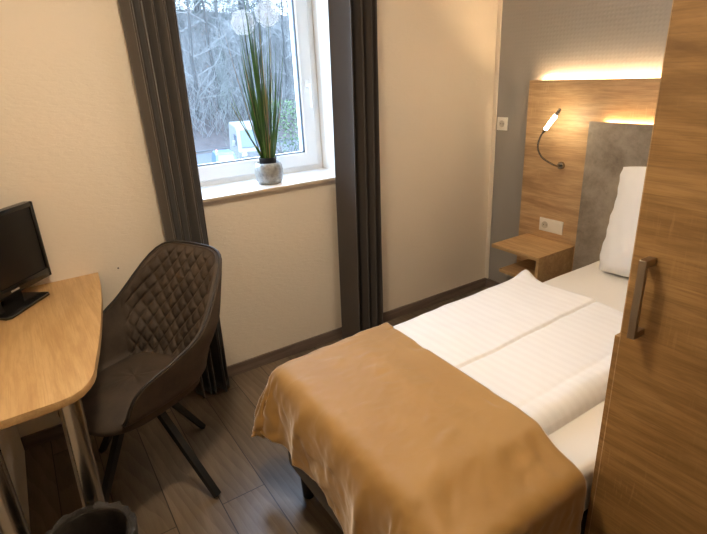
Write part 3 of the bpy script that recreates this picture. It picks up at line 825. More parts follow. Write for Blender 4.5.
501,8,8,9,9,11,12,3,-6,-1,-8,-4,4,8,11,12,12,2,-7,3,13,15,6,3,13,14,16,12,16,15,15,15,15,15,15,15,15,15,15,15,16,15,14,15,13,15,15,15,15,14,15,15,14,15,14,16,15,14,
513,9,7,10,11,10,1,-6,-5,-9,-4,7,10,12,11,8,7,-8,-3,9,17,9,-2,12,13,14,16,12,16,15,15,15,15,15,15,15,14,15,15,16,15,15,15,15,14,14,15,15,14,15,15,14,15,14,15,16,14,14,
525,8,8,7,7,3,-5,-7,-10,-2,8,11,11,11,10,9,-6,-9,2,14,15,5,-4,16,13,14,17,15,13,16,14,15,15,15,15,15,14,15,16,15,15,15,15,14,14,15,15,15,15,14,14,15,14,14,16,14,16,13,
540,-8,5,7,9,-9,-3,-10,0,9,12,11,8,11,12,-3,-11,-4,9,16,6,8,-5,17,14,15,17,15,16,13,14,15,15,15,15,15,14,15,15,15,15,15,15,15,14,15,15,15,15,14,14,15,13,15,15,16,13,14,
540,-5,9,0,-7,0,-10,4,8,12,10,7,11,14,1,-10,-11,3,14,16,6,-6,5,15,16,16,17,18,12,15,13,15,15,15,15,14,15,15,15,15,15,15,15,15,15,14,15,15,15,13,15,14,13,15,16,15,13,14,
542,-2,-7,-5,1,-5,8,8,13,8,5,10,14,5,-6,-9,-11,14,14,11,1,-7,10,15,16,17,17,19,12,15,12,15,15,15,14,15,15,15,15,15,15,15,15,15,15,15,14,15,14,14,15,12,15,16,14,15,12,15,
531,-6,-3,-1,1,10,7,13,5,9,11,10,7,-4,-11,-12,9,8,17,6,-2,-6,15,14,15,18,18,18,14,15,14,13,13,15,15,15,15,15,15,14,16,15,15,15,15,14,15,14,15,14,15,13,15,15,14,14,11,16,
516,-6,13,6,0,9,13,4,12,9,8,7,1,-14,-12,5,3,16,14,1,-9,2,17,16,14,18,18,18,15,14,12,14,15,14,15,15,15,14,15,15,15,15,16,15,13,15,15,15,15,14,15,13,15,15,14,13,11,15,
503,14,3,13,4,14,7,4,11,5,7,8,-12,-9,-11,5,13,17,9,-5,-9,8,18,12,18,17,18,18,15,15,11,15,15,14,14,15,15,15,15,15,16,14,16,15,13,15,15,15,15,14,14,15,15,14,14,11,11,15,
509,14,9,5,13,7,5,7,8,12,4,-7,-10,-15,-3,12,16,16,1,-11,-3,11,18,12,18,18,18,18,14,15,12,15,14,16,13,15,15,15,15,15,15,15,15,15,15,14,15,15,15,14,15,14,14,15,13,10,11,14,
515,14,14,6,5,5,9,10,13,-4,2,-13,-10,-13,9,17,15,11,-10,-7,-1,14,18,13,18,18,18,17,15,14,12,16,15,13,16,14,14,16,14,16,15,15,15,15,14,15,15,15,14,16,13,15,14,15,13,7,13,12,
525,11,13,10,11,-1,9,13,2,-7,-4,-14,-15,2,16,16,16,-4,-2,-11,1,17,16,14,18,18,17,17,15,14,13,15,15,14,15,15,15,15,15,15,15,15,15,15,14,15,15,15,16,13,14,15,15,13,15,4,13,12,
531,14,17,11,2,4,11,8,-8,-3,-16,-14,-8,15,15,12,15,-5,-10,-8,5,18,14,17,18,16,19,16,14,14,14,15,15,14,16,14,15,15,15,15,15,15,15,14,15,15,15,15,16,13,15,15,14,13,15,2,12,14,
540,16,13,8,6,7,10,-9,-2,-14,-15,-12,6,16,13,17,6,-11,-4,-10,9,17,17,18,15,15,18,16,15,15,15,14,15,14,15,15,15,15,15,15,15,15,14,15,15,15,15,15,15,15,14,15,14,14,15,-2,12,14,
550,14,10,8,5,14,-7,-3,-13,-14,-15,-2,13,15,17,16,-6,-4,-13,-5,17,16,16,13,18,14,18,15,16,14,15,15,14,15,15,15,15,15,15,15,14,16,15,14,15,15,15,15,15,15,15,14,14,15,15,-4,10,14,
560,10,6,11,12,-3,-3,-12,-15,-14,-10,11,15,16,15,15,-10,-7,-15,0,17,17,11,16,18,14,17,16,15,15,15,15,15,15,14,16,15,15,15,14,15,15,16,14,15,16,14,15,15,15,15,15,14,14,15,-9,12,14,]
CLOTH_Y = [
543,-7,5,5,-3,11,10,-4,-2,-1,9,4,12,10,6,7,-9,-14,-15,-12,-12,-10,-7,0,11,13,10,-13,0,2,1,1,2,1,4,-3,0,-2,2,-2,2,8,-1,-4,-1,0,-4,1,5,-3,2,0,-2,0,2,-1,-5,8,
550,-3,-10,4,5,-2,10,9,-6,-3,0,11,7,10,9,7,1,-15,-15,-12,-8,-13,-10,-5,14,11,15,-15,5,-2,6,-3,0,3,2,-2,-1,0,0,-1,7,1,-5,3,0,-1,-4,0,5,1,2,-4,3,-5,0,2,-4,6,
559,-8,-4,-9,4,-1,3,8,10,-3,-7,2,9,10,10,6,10,-14,-14,-10,-10,-10,-13,-9,14,14,14,-15,8,-4,1,5,-5,2,3,-4,1,2,-1,1,3,-3,2,0,4,-5,0,-1,4,2,-2,2,1,-5,0,-2,4,1,
564,-5,-8,-4,-9,3,-2,5,11,-1,3,-6,10,4,8,10,7,-1,-11,-10,-10,-14,-11,-13,10,14,16,-14,9,4,-7,4,-5,2,3,-2,2,-2,1,2,0,0,0,-3,7,-5,1,-2,5,-1,0,4,-4,1,-3,-1,3,2,
568,-6,-2,-8,-7,-7,3,-3,8,10,2,-9,10,5,3,14,-4,3,5,-11,-12,-13,-14,-12,4,16,15,-11,6,8,-9,3,-2,0,3,-2,4,0,2,-2,-1,1,-4,0,8,-6,1,-2,3,3,-2,3,-6,3,-2,0,2,-1,
574,-7,-7,0,-8,-7,-8,4,-3,10,10,-3,-6,10,9,9,5,-9,11,-5,-13,-13,-14,-13,1,14,16,-9,10,4,-4,-7,5,-1,0,1,5,0,-2,2,-3,0,-4,4,2,1,-5,4,0,-2,2,-3,3,-3,2,-3,4,3,
581,-10,-6,-6,1,-9,-7,-7,5,-3,10,10,-3,-7,9,8,7,9,-4,5,-14,-11,-14,-14,-3,13,13,-1,10,-3,-1,-7,4,-1,1,2,6,-4,3,-3,-1,1,-5,2,1,5,-4,0,1,-3,0,5,-3,2,0,-3,5,-1,
583,-6,-3,-6,-7,-1,-7,-6,-9,-2,8,6,10,-5,-5,7,9,8,12,0,-14,-10,-14,-14,-7,11,14,4,7,-2,-2,-7,2,2,-1,7,-4,5,-1,-3,-1,1,-4,3,2,0,1,-1,-4,2,3,-3,5,-1,-3,-2,5,-2,
594,-9,-4,-8,-5,-6,-3,-8,-3,-9,-3,8,7,10,-7,-4,8,11,10,7,-8,-12,-14,-14,-8,6,15,10,0,2,-10,-1,2,0,3,6,-5,-1,2,1,-2,1,-4,4,-1,3,-2,2,-3,0,3,-5,7,-2,0,-5,6,-1,
591,2,-4,-10,-7,-3,-7,-6,-6,-2,-8,-3,8,8,7,-7,0,9,10,12,-8,-6,-13,-14,-11,3,15,12,0,1,-9,0,-1,2,4,3,-5,2,-3,3,0,0,-1,0,1,1,-1,1,-2,0,2,-5,8,-4,1,-2,3,-2,
583,5,3,-2,-10,-7,-2,-6,-8,-6,-1,-9,-2,9,7,5,-7,4,10,11,5,-8,-13,-14,-11,-2,15,13,-4,4,-10,-1,3,2,1,3,-4,0,3,-1,2,-3,3,2,-3,0,4,-4,2,-3,1,-4,8,-1,-1,-2,0,3,
572,5,6,5,1,-9,-9,-1,-5,-7,-7,-1,-10,-1,10,6,4,-6,9,8,12,-8,-9,-14,-11,-5,12,15,-4,4,-8,2,-2,2,2,-1,0,1,4,0,-4,0,2,0,3,-4,1,0,0,0,-3,4,2,-4,0,0,-1,6,
560,4,7,7,6,3,-5,-10,-2,-5,-5,-8,-1,-10,-1,6,10,2,-2,8,12,5,-12,-14,-10,-8,10,15,-4,5,-7,2,-4,2,3,-3,3,2,-2,3,-5,2,1,0,0,3,-3,0,-1,2,-2,2,-3,1,3,-4,2,2,
547,5,7,7,7,7,5,-2,-9,-7,-5,-2,-6,-2,-9,-1,3,10,2,1,11,12,-6,-14,-9,-12,7,14,-3,5,-2,-2,-5,1,5,0,0,-2,5,-5,-2,2,4,-1,-1,0,2,-2,0,1,0,-3,0,5,0,-5,2,2,
544,0,4,6,7,7,7,6,2,-6,-8,-8,-1,-3,-3,-8,-1,0,12,-1,6,13,4,-13,-10,-12,2,15,-3,5,-3,-1,-5,5,0,3,-3,4,0,-7,2,1,2,-1,1,-2,1,1,0,-1,-2,2,-2,2,3,-6,4,-1,
558,-2,-4,-1,3,8,2,6,2,8,0,-9,-10,-1,-1,-2,-9,0,-2,12,-1,11,10,-6,-13,-12,0,13,-1,-1,3,-2,-5,6,-2,5,0,-3,3,-6,2,0,2,0,-2,2,-1,2,-2,2,-4,3,0,-2,4,-5,3,1,
572,-4,-3,-4,-4,-2,1,3,8,5,0,10,-9,-7,-4,-2,-1,-8,0,-3,9,3,12,3,-12,-12,-4,13,-1,4,-3,-6,2,5,-2,3,0,-4,5,-2,-2,0,2,-1,1,-2,1,2,-3,3,0,-4,-1,6,-3,-1,2,1,
582,-1,-3,-3,-4,-3,-3,-4,-1,2,3,8,10,-6,-8,-4,-4,1,-9,1,-5,8,7,9,-4,-13,-8,11,4,-2,-6,0,5,1,-1,3,-4,3,-2,-1,0,1,-1,2,-2,-1,4,-2,2,-1,2,-1,-5,5,-1,-1,1,1,
595,-1,-3,-3,-3,-4,-3,-4,-1,-3,-2,0,5,8,-1,-6,-6,-2,-2,-8,1,-7,7,12,-5,-2,-12,6,8,-7,3,-4,3,2,1,-1,1,-1,-1,0,-1,3,-4,3,1,-2,-2,4,0,-1,2,-4,0,4,-2,0,0,1,
608,-3,0,-3,-4,-3,-4,-3,-3,-2,-2,-3,-4,-1,2,6,-2,-7,-3,-2,-7,0,-8,9,9,-9,-8,5,6,-6,0,0,2,2,0,0,0,0,0,-2,0,3,-1,-5,4,-1,0,1,2,1,-3,2,-2,0,2,0,-1,2,
622,-4,-1,-2,-3,-5,-2,-3,-3,-3,-1,-4,-3,-3,-4,-2,1,5,-7,-1,-6,-7,-1,-8,13,0,-10,5,1,-5,1,3,0,-1,2,-3,0,-1,-1,0,1,5,-2,0,-3,1,3,0,1,0,1,-1,0,1,-1,1,0,0,
634,-3,-4,0,-2,-4,-4,-2,-2,-2,-2,-5,-3,-4,-3,-2,-3,-2,2,-6,-4,-4,-7,0,-6,8,-8,0,0,2,3,-2,-1,3,-2,-1,3,-1,1,-2,4,-2,0,0,1,0,0,1,1,1,-1,0,1,0,0,1,0,1,
646,-4,-3,-2,-2,-1,-2,-3,-3,-2,-3,-3,-3,-4,-3,-3,-2,-3,-4,-4,-2,-6,-4,-7,1,-5,0,1,1,-2,1,-1,4,-1,-1,4,-3,0,0,4,-1,1,0,1,-1,1,1,1,2,-1,0,2,-1,0,2,0,0,1,
659,-2,-4,-2,-2,-4,-1,-1,-2,-3,-2,-4,-3,-3,-4,-4,-2,-3,-4,-3,-4,-5,-4,-6,-4,-2,-1,0,0,0,1,0,0,2,2,-1,0,1,1,1,1,1,0,0,3,-2,1,2,-1,1,1,-1,1,1,1,0,1,1,
673,-3,-3,-6,-1,-3,-3,-3,-3,-4,-3,1,-2,-2,-3,-3,-3,-3,-4,-4,-4,-4,-3,-6,-4,-2,-2,0,0,0,1,0,1,1,1,2,-1,1,1,1,1,0,1,1,-1,1,2,0,1,0,0,1,1,0,1,1,0,1,
685,-6,-3,-3,-5,-4,-4,-3,-3,-2,-3,-2,-2,-1,1,-6,-4,-3,-3,-3,-3,-3,-2,-3,-3,-2,-1,-1,0,0,1,1,0,1,1,1,0,1,1,0,1,1,0,0,1,1,0,2,0,0,0,1,2,0,1,0,0,2,
683,-2,0,-5,-3,0,-1,-2,-2,-2,-3,-3,-3,-3,-3,-3,-2,-2,-2,-3,-2,-2,-2,-3,-4,-1,-2,0,0,0,1,0,1,1,1,0,1,1,0,1,1,0,1,0,1,0,1,0,2,0,0,1,1,1,0,0,0,2,
693,-4,-3,-2,1,-4,-1,-2,-2,-1,-2,-1,-1,-4,-2,-1,-2,-3,-3,-2,-3,-2,-3,-3,-2,-2,-1,-1,1,0,0,1,1,2,-1,0,0,2,0,2,0,0,1,1,0,1,0,1,1,0,0,2,0,1,0,0,0,3,
705,-2,-2,-3,-2,0,-4,0,-2,-1,-2,-1,-3,-1,-2,-2,-2,-3,-2,-3,-3,-3,-3,-2,-2,-1,-2,0,0,1,1,0,2,0,-1,0,1,-1,3,0,1,0,1,1,0,1,0,2,0,0,0,0,3,0,1,-1,-1,4,
718,-2,-4,-2,-2,0,-3,-3,-2,-2,-2,1,-1,-1,-3,-1,-1,-4,-1,-3,-3,-3,-4,-1,-1,-2,-2,-1,2,1,1,0,1,1,-2,1,-1,1,1,1,0,1,1,0,1,2,1,0,0,0,0,-1,3,1,1,-1,-1,3,
731,-3,-2,-2,-2,-2,-2,-2,-2,-3,-1,-3,-2,1,-1,-3,-3,0,-4,1,-4,-3,-2,-1,-2,-2,-1,-2,2,1,2,0,0,0,0,0,0,-2,3,1,1,0,1,-1,3,2,1,0,-1,0,0,-1,2,2,0,0,-1,3,
745,-2,-2,-2,-2,-3,-2,-2,-2,-3,-1,-3,-3,-3,-3,-2,-3,-1,-1,-2,-2,-3,1,2,-3,-1,-2,-2,2,1,0,2,0,0,0,0,0,0,0,2,0,1,0,1,0,3,2,-1,1,-1,0,-2,2,1,2,-1,-1,3,
754,0,0,-1,-2,-3,-3,-1,-2,-2,-3,-2,-3,-3,-2,-4,-2,-2,-1,-2,-2,-1,-1,-2,3,-2,-1,-2,1,0,0,2,0,1,-1,0,1,0,0,0,3,-1,1,-1,2,0,4,-1,1,0,0,-1,0,2,1,0,-1,2,
762,-1,-1,2,-4,-3,2,-2,-3,0,-1,-3,-3,-2,-4,0,-3,-1,-2,-2,-3,-2,-1,-3,0,3,-1,-2,1,-1,1,1,1,0,0,0,0,1,-1,2,-1,2,0,0,0,3,0,2,-1,1,1,-1,0,2,0,1,-2,2,
770,0,-3,2,-7,2,1,-1,-1,-2,-3,-1,-2,-3,1,-5,-2,0,0,-2,-2,-2,-2,-2,-1,-1,2,0,1,-1,1,0,1,1,0,0,-1,0,1,0,2,0,1,0,0,0,3,0,1,1,0,1,-1,1,2,-2,1,1,
779,-1,-1,-1,0,-3,-2,-2,-2,-1,0,-2,-1,0,-1,0,0,-1,-1,-2,-2,-2,-2,-2,0,0,0,0,1,0,1,1,0,0,0,0,0,0,-1,1,0,2,1,0,0,1,0,4,-1,1,0,1,-1,1,0,0,1,1,
789,1,0,0,0,-4,-5,-3,0,-1,-2,-2,1,2,0,0,0,-2,-2,-2,-2,-1,-1,-1,-1,0,1,0,0,1,0,1,1,0,0,0,0,-1,0,0,1,1,1,1,0,1,0,1,2,0,0,1,-1,2,-1,1,1,0,
795,3,-3,-1,0,1,-2,-3,-5,-1,0,-1,3,0,-3,-1,-1,0,0,0,1,0,-1,-1,0,0,-1,1,0,0,1,1,0,0,0,0,0,0,0,1,1,1,0,0,1,0,1,0,2,1,0,0,0,1,0,1,0,0,
799,5,-1,-2,-1,-1,3,-4,1,0,-1,0,-2,0,0,0,0,-1,1,0,0,0,0,-1,-1,0,0,0,1,0,1,0,0,1,0,0,0,0,1,1,0,0,1,0,0,0,1,1,0,1,1,0,1,2,-1,0,1,0,
809,1,0,1,0,2,-2,0,-1,0,2,-1,0,0,0,-1,1,-1,1,0,-1,0,0,0,-1,0,0,0,0,1,0,0,1,0,1,0,0,0,1,1,1,0,-1,0,1,0,0,1,1,0,1,0,3,1,-2,1,0,0,
823,1,1,1,0,1,-1,-1,0,-1,2,0,-1,0,0,0,0,0,1,-1,0,-1,0,0,-1,0,0,1,0,0,0,1,1,0,0,1,0,1,0,1,0,0,0,0,0,0,1,0,1,1,0,0,1,1,1,0,1,0,
838,1,0,0,2,-1,1,-2,-1,1,0,0,1,0,0,0,0,0,0,0,-1,0,0,-1,0,0,0,0,1,0,0,0,1,0,1,0,0,1,1,0,0,0,1,0,0,0,1,0,1,0,1,0,1,1,0,1,0,0,
853,0,0,1,0,0,0,0,-1,0,-1,1,2,-1,0,0,1,0,0,0,-1,0,0,-1,0,-1,1,0,0,1,0,1,0,0,1,0,0,0,0,2,0,0,0,0,0,1,0,1,0,1,0,1,1,1,0,0,1,0,
867,0,1,0,0,-1,0,1,0,0,0,0,1,0,0,0,0,0,0,0,0,-1,0,1,-1,0,0,0,0,0,0,1,0,1,0,0,0,1,-1,1,1,0,1,0,0,1,0,1,0,0,1,1,0,1,0,1,0,0,
882,0,-1,0,1,0,0,0,0,0,2,0,0,-1,0,0,0,0,0,0,0,0,0,0,1,-1,0,0,0,0,0,1,0,0,1,0,0,0,1,0,0,1,0,1,0,0,0,1,0,1,0,1,1,0,1,0,1,0,
896,0,0,0,0,0,0,1,0,1,0,0,0,-1,0,0,0,0,1,0,0,0,0,0,0,1,-1,0,0,-1,0,1,0,0,1,0,1,0,0,1,1,0,0,0,0,0,0,0,1,1,1,1,1,0,1,0,0,0,
910,0,0,0,1,0,0,0,0,1,-1,0,0,1,0,0,0,0,0,0,0,1,-1,1,0,0,0,0,0,-1,0,1,-1,1,1,0,0,1,0,2,0,0,0,0,-1,0,1,0,1,1,1,0,1,1,0,0,1,0,
925,0,0,0,0,0,0,0,0,1,-1,0,0,1,0,1,0,-1,1,0,0,0,1,0,0,0,0,0,-1,1,0,0,0,0,0,1,0,0,1,1,0,1,0,-1,0,0,0,1,1,0,1,0,1,1,1,0,0,0,
939,0,0,1,-1,0,1,0,0,-1,0,1,0,1,0,0,0,0,0,0,1,0,0,0,0,0,0,0,0,0,0,1,0,0,0,0,1,0,1,0,1,1,0,-1,0,0,1,1,0,0,0,1,0,1,1,0,1,0,
954,0,0,-1,0,1,0,0,0,0,0,1,0,1,-1,1,0,0,0,0,0,0,1,0,0,-1,1,0,0,0,0,0,0,1,0,0,0,1,0,0,1,1,0,0,0,0,0,2,0,0,0,0,1,2,0,0,0,0,
968,0,0,-1,1,0,1,0,0,1,0,0,1,-1,0,0,0,-1,1,0,0,1,0,1,0,-1,0,1,-1,0,0,1,0,0,0,1,0,0,1,0,1,0,0,0,1,0,0,1,1,0,0,0,1,0,1,0,1,0,
982,0,0,0,0,1,0,0,1,0,0,2,0,-1,0,0,-1,0,-1,1,1,1,0,0,0,1,-1,0,1,-1,0,0,0,0,0,1,1,0,0,1,0,1,0,0,0,2,-1,1,1,0,0,0,0,1,1,0,0,0,
996,1,0,0,0,1,0,0,0,1,1,0,0,0,0,-1,0,0,-1,1,1,0,0,1,0,0,0,0,0,0,-1,0,0,1,0,1,0,0,1,1,-1,1,1,0,0,0,1,0,1,0,0,0,0,1,1,0,1,0,
1011,0,1,-1,1,0,0,1,0,0,0,0,1,0,0,0,0,0,0,1,0,0,0,0,1,0,0,0,0,0,-1,0,0,1,0,1,0,0,1,0,0,1,0,0,0,0,1,1,0,0,0,1,0,1,1,0,0,0,
1025,1,0,0,1,-1,0,1,0,1,0,0,0,1,0,0,0,1,-1,1,-1,0,1,0,0,0,1,0,0,0,-1,1,-1,1,0,0,1,0,0,0,1,0,1,0,0,0,-1,2,0,0,1,0,1,1,0,0,1,0,
1040,0,0,0,1,-1,1,0,1,0,0,0,1,0,0,1,0,0,0,0,0,0,0,0,1,0,0,0,0,0,0,0,1,1,1,-2,1,0,0,0,0,1,0,0,1,0,0,0,0,1,1,0,0,1,1,0,0,0,
1055,0,0,-1,1,0,0,1,0,1,0,0,0,1,0,0,0,0,1,0,0,0,0,0,0,0,0,1,0,0,0,1,0,1,0,0,0,-1,0,0,1,0,0,1,0,0,1,1,0,0,0,0,1,1,0,0,1,0,
1069,0,-1,0,2,0,0,1,0,0,0,1,0,1,0,-1,0,0,1,0,0,0,1,0,0,0,0,0,0,1,0,0,1,0,0,0,0,0,0,0,0,1,0,1,0,0,1,0,1,0,0,-1,1,1,1,0,0,0,
1084,0,-1,0,3,-2,1,0,0,1,0,1,0,0,0,0,0,-1,0,1,0,1,0,0,0,1,0,0,0,0,1,0,0,0,0,1,0,0,0,0,0,0,1,0,1,0,0,1,0,0,0,0,-1,2,1,0,1,0,
1099,0,0,0,0,2,0,-1,0,0,1,0,0,1,0,-1,0,0,0,1,0,1,0,0,0,0,0,0,1,0,0,1,0,0,-1,1,0,0,0,1,0,0,1,0,0,1,0,0,1,0,0,0,0,0,2,0,0,0,
1113,0,1,1,-1,0,1,-1,1,0,0,-1,1,1,0,0,0,0,1,0,1,0,0,0,-1,1,0,0,0,1,0,0,0,0,0,1,0,0,0,1,0,0,0,0,1,0,1,0,0,0,1,0,0,0,1,0,1,0,
1127,1,1,-1,0,1,0,0,0,0,0,0,1,0,1,0,0,1,-1,2,0,0,0,-1,0,0,0,0,1,0,1,0,0,1,-1,1,0,0,0,0,0,0,0,1,0,1,0,0,1,0,0,0,1,0,1,0,0,0,
1142,0,0,1,0,0,0,1,0,0,0,0,1,0,0,0,1,0,2,0,0,-1,0,0,-1,0,1,0,0,1,0,1,0,1,0,0,-1,0,0,0,0,0,1,0,1,0,1,0,0,1,0,0,0,0,1,0,1,0,
1157,0,0,0,0,0,1,0,0,0,0,1,0,0,1,0,1,0,0,1,0,0,0,0,-1,0,1,0,1,0,0,0,1,0,0,1,-1,0,0,0,-1,1,0,1,0,1,0,0,1,0,1,0,-1,1,1,0,0,0,
1171,0,0,0,0,1,0,1,0,0,0,0,1,0,0,1,0,1,0,0,1,0,0,0,0,0,0,0,0,1,0,0,1,0,0,0,0,0,-1,0,0,1,0,1,0,0,1,0,0,1,0,0,-1,2,0,0,1,0,
1186,0,0,0,0,0,1,0,0,0,1,0,0,1,0,0,1,0,0,1,0,0,0,1,0,0,1,-2,1,0,0,1,0,0,0,1,0,0,-1,1,1,0,0,0,0,0,0,1,0,0,1,0,-1,1,1,0,0,0,
1200,0,1,-1,1,0,1,0,0,-1,1,1,-1,1,0,1,0,1,0,0,0,1,0,0,0,1,0,-1,1,0,0,0,0,1,0,0,0,0,1,0,0,0,1,0,-1,0,0,1,0,0,1,0,-1,2,0,0,1,0,
1214,1,0,1,0,0,1,0,0,-1,0,0,1,0,1,0,1,0,1,0,0,1,0,0,0,0,0,0,0,0,1,0,0,0,0,0,1,0,0,0,1,-1,1,0,0,0,0,0,0,1,0,0,0,3,-1,0,0,1,
1229,0,1,0,2,0,0,0,-1,0,0,0,1,0,1,0,1,0,0,0,1,0,0,0,0,0,0,0,0,1,0,0,0,1,0,0,0,1,0,0,0,0,0,0,1,0,0,-1,1,0,1,0,0,1,0,0,1,0,
1243,1,0,1,0,0,1,0,0,0,0,-1,1,1,1,0,0,0,1,1,0,0,0,0,0,0,0,0,0,1,0,0,0,1,0,0,0,0,0,0,1,0,0,0,0,0,0,0,0,1,0,0,1,0,1,0,0,1,
1258,0,1,0,0,1,0,0,0,1,-1,0,3,0,-1,1,0,0,1,0,0,1,0,0,0,0,0,0,0,0,0,1,0,0,0,0,0,1,0,0,0,0,0,0,1,0,0,0,0,0,1,0,0,0,1,0,1,0,
1273,0,0,0,1,0,0,1,0,0,1,0,1,0,1,-1,0,0,1,0,0,1,0,0,0,1,1,-1,0,1,-1,0,0,0,1,0,0,0,0,0,0,1,0,0,0,0,0,0,0,1,0,0,1,0,1,0,0,1,
1287,0,1,0,0,1,0,0,0,1,0,1,1,0,0,0,0,0,0,0,1,1,0,1,0,0,0,1,0,0,-1,0,0,0,0,0,1,0,0,0,0,1,0,0,0,0,0,0,0,0,0,1,0,0,1,0,1,0,
1302,0,0,1,0,0,1,0,0,0,0,1,0,1,0,0,0,0,1,0,1,0,1,0,1,0,1,0,0,0,-1,-1,0,0,0,1,0,0,1,0,0,1,0,0,-1,0,0,0,0,0,1,0,1,0,1,0,0,1,
1316,0,1,0,1,0,0,0,0,1,0,0,1,0,0,1,0,0,0,1,0,1,0,1,0,1,0,0,0,0,0,-1,0,0,0,1,0,0,0,1,0,0,1,1,-2,-1,1,-1,0,1,1,0,0,0,1,0,1,0,
1331,0,0,1,0,0,1,0,0,0,1,-1,0,1,1,0,1,0,0,1,0,0,1,0,1,1,0,0,0,-1,0,0,0,0,0,1,-1,1,0,0,1,0,0,0,0,0,0,-1,0,0,1,1,0,0,1,0,0,1,
1346,0,0,0,0,0,1,0,0,1,0,0,0,1,1,0,0,0,0,1,0,1,0,1,1,0,0,0,0,0,0,0,0,0,0,0,0,0,0,1,0,0,0,0,1,-1,1,-1,1,0,0,1,-1,0,1,0,1,0,
1361,0,-1,0,0,0,1,1,0,1,0,0,1,0,2,-1,0,0,0,0,1,0,1,1,0,0,1,0,-1,1,0,-1,1,0,-1,1,0,0,0,0,0,0,1,0,0,0,0,1,0,-1,1,0,0,0,1,0,0,1,
1380,-1,0,0,-1,1,0,1,0,1,0,0,1,1,-1,1,-1,-1,0,-1,1,0,1,0,1,0,0,1,0,0,-1,0,0,0,-1,1,0,0,1,0,0,0,0,1,0,0,-1,1,0,1,1,-1,-1,1,0,0,1,0,
1398,0,0,0,0,1,0,-1,0,0,1,0,0,0,0,0,-2,0,-1,0,0,1,0,0,1,0,1,0,-1,0,0,0,0,-1,0,1,0,0,0,0,0,1,0,0,0,0,0,0,0,1,0,0,0,1,0,0,0,1,
1417,-1,-2,-1,2,1,0,0,0,-1,1,0,0,1,-1,-1,-1,-2,0,0,0,1,-1,0,0,1,0,0,0,0,0,-1,0,0,0,0,0,1,0,0,0,1,0,0,0,0,0,0,0,-1,0,1,1,0,0,0,1,0,
1430,0,1,1,1,1,0,0,0,-1,-1,-1,0,-1,0,-1,0,0,-1,1,-1,0,-1,0,0,0,1,0,0,0,0,-1,0,0,0,0,0,0,0,0,1,0,0,0,0,0,0,0,0,0,0,1,0,0,1,0,0,1,
1447,2,1,1,0,-4,-2,0,0,1,2,-1,-2,0,1,0,-1,0,0,0,-1,-1,-1,0,0,0,0,0,0,0,0,0,0,0,0,0,1,-1,0,0,0,0,0,0,0,0,0,0,0,0,1,0,1,-1,1,0,1,0,
1466,-1,3,0,-2,-1,-2,-2,0,1,0,0,0,0,0,0,-1,0,0,-2,-1,-1,0,0,0,-1,1,0,0,0,0,0,0,0,0,0,0,1,-1,-1,0,-1,1,0,0,0,1,0,0,0,2,-1,-2,2,1,0,0,1,
1485,-1,2,-2,0,-1,-2,-2,0,0,0,1,0,0,-1,0,-1,-1,-1,-2,-2,-1,1,0,-1,0,1,-1,0,0,0,0,0,1,1,-1,1,-1,0,-1,-1,0,0,0,0,1,0,1,1,0,0,-1,0,-4,-8,-2,-1,-2,
1504,0,-1,-2,0,0,-2,-1,0,-1,-2,-1,-2,-2,-1,0,-1,0,-1,0,0,-1,1,0,-1,0,0,0,0,0,0,0,1,0,0,0,0,0,-1,-1,0,0,-1,1,0,0,1,1,1,-1,-1,-1,0,-5,-7,-3,1,-1,
1508,15,-1,-2,-2,2,-1,0,-4,-3,-4,-5,-7,5,-6,-4,-2,1,2,2,4,2,2,0,-1,0,0,0,0,-2,1,0,-1,2,0,1,-1,-1,-1,-1,0,-1,1,1,0,1,-3,2,1,1,0,0,-2,-10,-2,-1,0,-1,
1521,2,-4,8,-7,-6,-6,-2,-1,-1,-1,1,-1,-1,6,-1,-2,-2,3,2,3,4,2,-5,3,-3,1,0,-3,2,-1,-2,3,0,0,-1,-1,0,0,1,1,0,0,1,0,-5,4,1,2,-4,2,-1,-9,2,-3,-2,-1,-2,
1515,-2,9,7,-5,-9,7,2,-1,-1,-2,-3,-4,-9,2,6,5,2,1,0,7,-1,-8,10,-1,-4,2,-4,1,-1,-3,1,0,-1,1,1,0,0,0,0,-1,3,0,0,-4,4,0,-4,4,1,-2,-8,4,-2,-4,0,2,0,
1498,8,16,-10,-4,7,0,0,-5,-1,-1,0,4,6,5,3,0,-1,5,5,-3,-12,11,0,-4,7,-7,2,-1,-4,1,-1,0,0,0,1,2,-1,1,1,0,-4,4,-5,5,-3,-2,3,-2,4,-7,4,-2,-3,2,0,-1,-2,
1516,-17,4,12,-10,-2,-1,1,4,5,6,6,4,1,-5,2,4,8,5,-6,-14,10,6,0,-9,8,-8,2,-3,-1,-1,0,1,-1,3,2,-2,0,-2,2,2,0,-6,5,1,-2,-2,-3,6,-4,3,-5,2,0,-3,3,-4,3,
1510,2,2,-13,1,5,5,8,3,6,3,-5,0,-1,3,9,7,4,-6,-15,4,11,4,-3,-12,9,-9,2,-4,-2,0,0,-1,2,-1,1,0,0,2,0,-1,1,-4,3,3,-6,0,5,2,1,-7,-3,5,-3,1,-1,4,-1,
1500,4,14,-6,6,7,5,7,2,-1,-6,-3,1,6,9,7,4,-6,-15,-3,11,9,2,-14,-6,10,-11,-3,3,-3,-2,0,0,4,-2,3,-4,2,-1,1,-1,-1,4,0,-3,-2,3,3,-3,3,-8,5,1,-3,0,0,2,-4,
1509,11,2,6,8,7,3,-7,-1,-4,-1,3,8,6,8,5,-6,-14,-11,11,8,10,-7,-15,-3,10,-10,-7,4,-5,2,-3,1,0,4,2,-1,-3,1,0,1,1,0,-1,-5,2,6,0,-3,0,-6,8,-2,-1,-2,1,0,-3,
1525,10,5,1,7,3,-5,-3,-7,1,6,9,5,7,7,-8,-14,-12,4,11,11,2,-12,-15,1,9,-9,-10,-2,5,-4,2,-1,0,0,0,2,1,-3,2,0,0,-1,-3,1,7,1,0,-2,-7,5,2,-4,2,-3,0,-1,0,
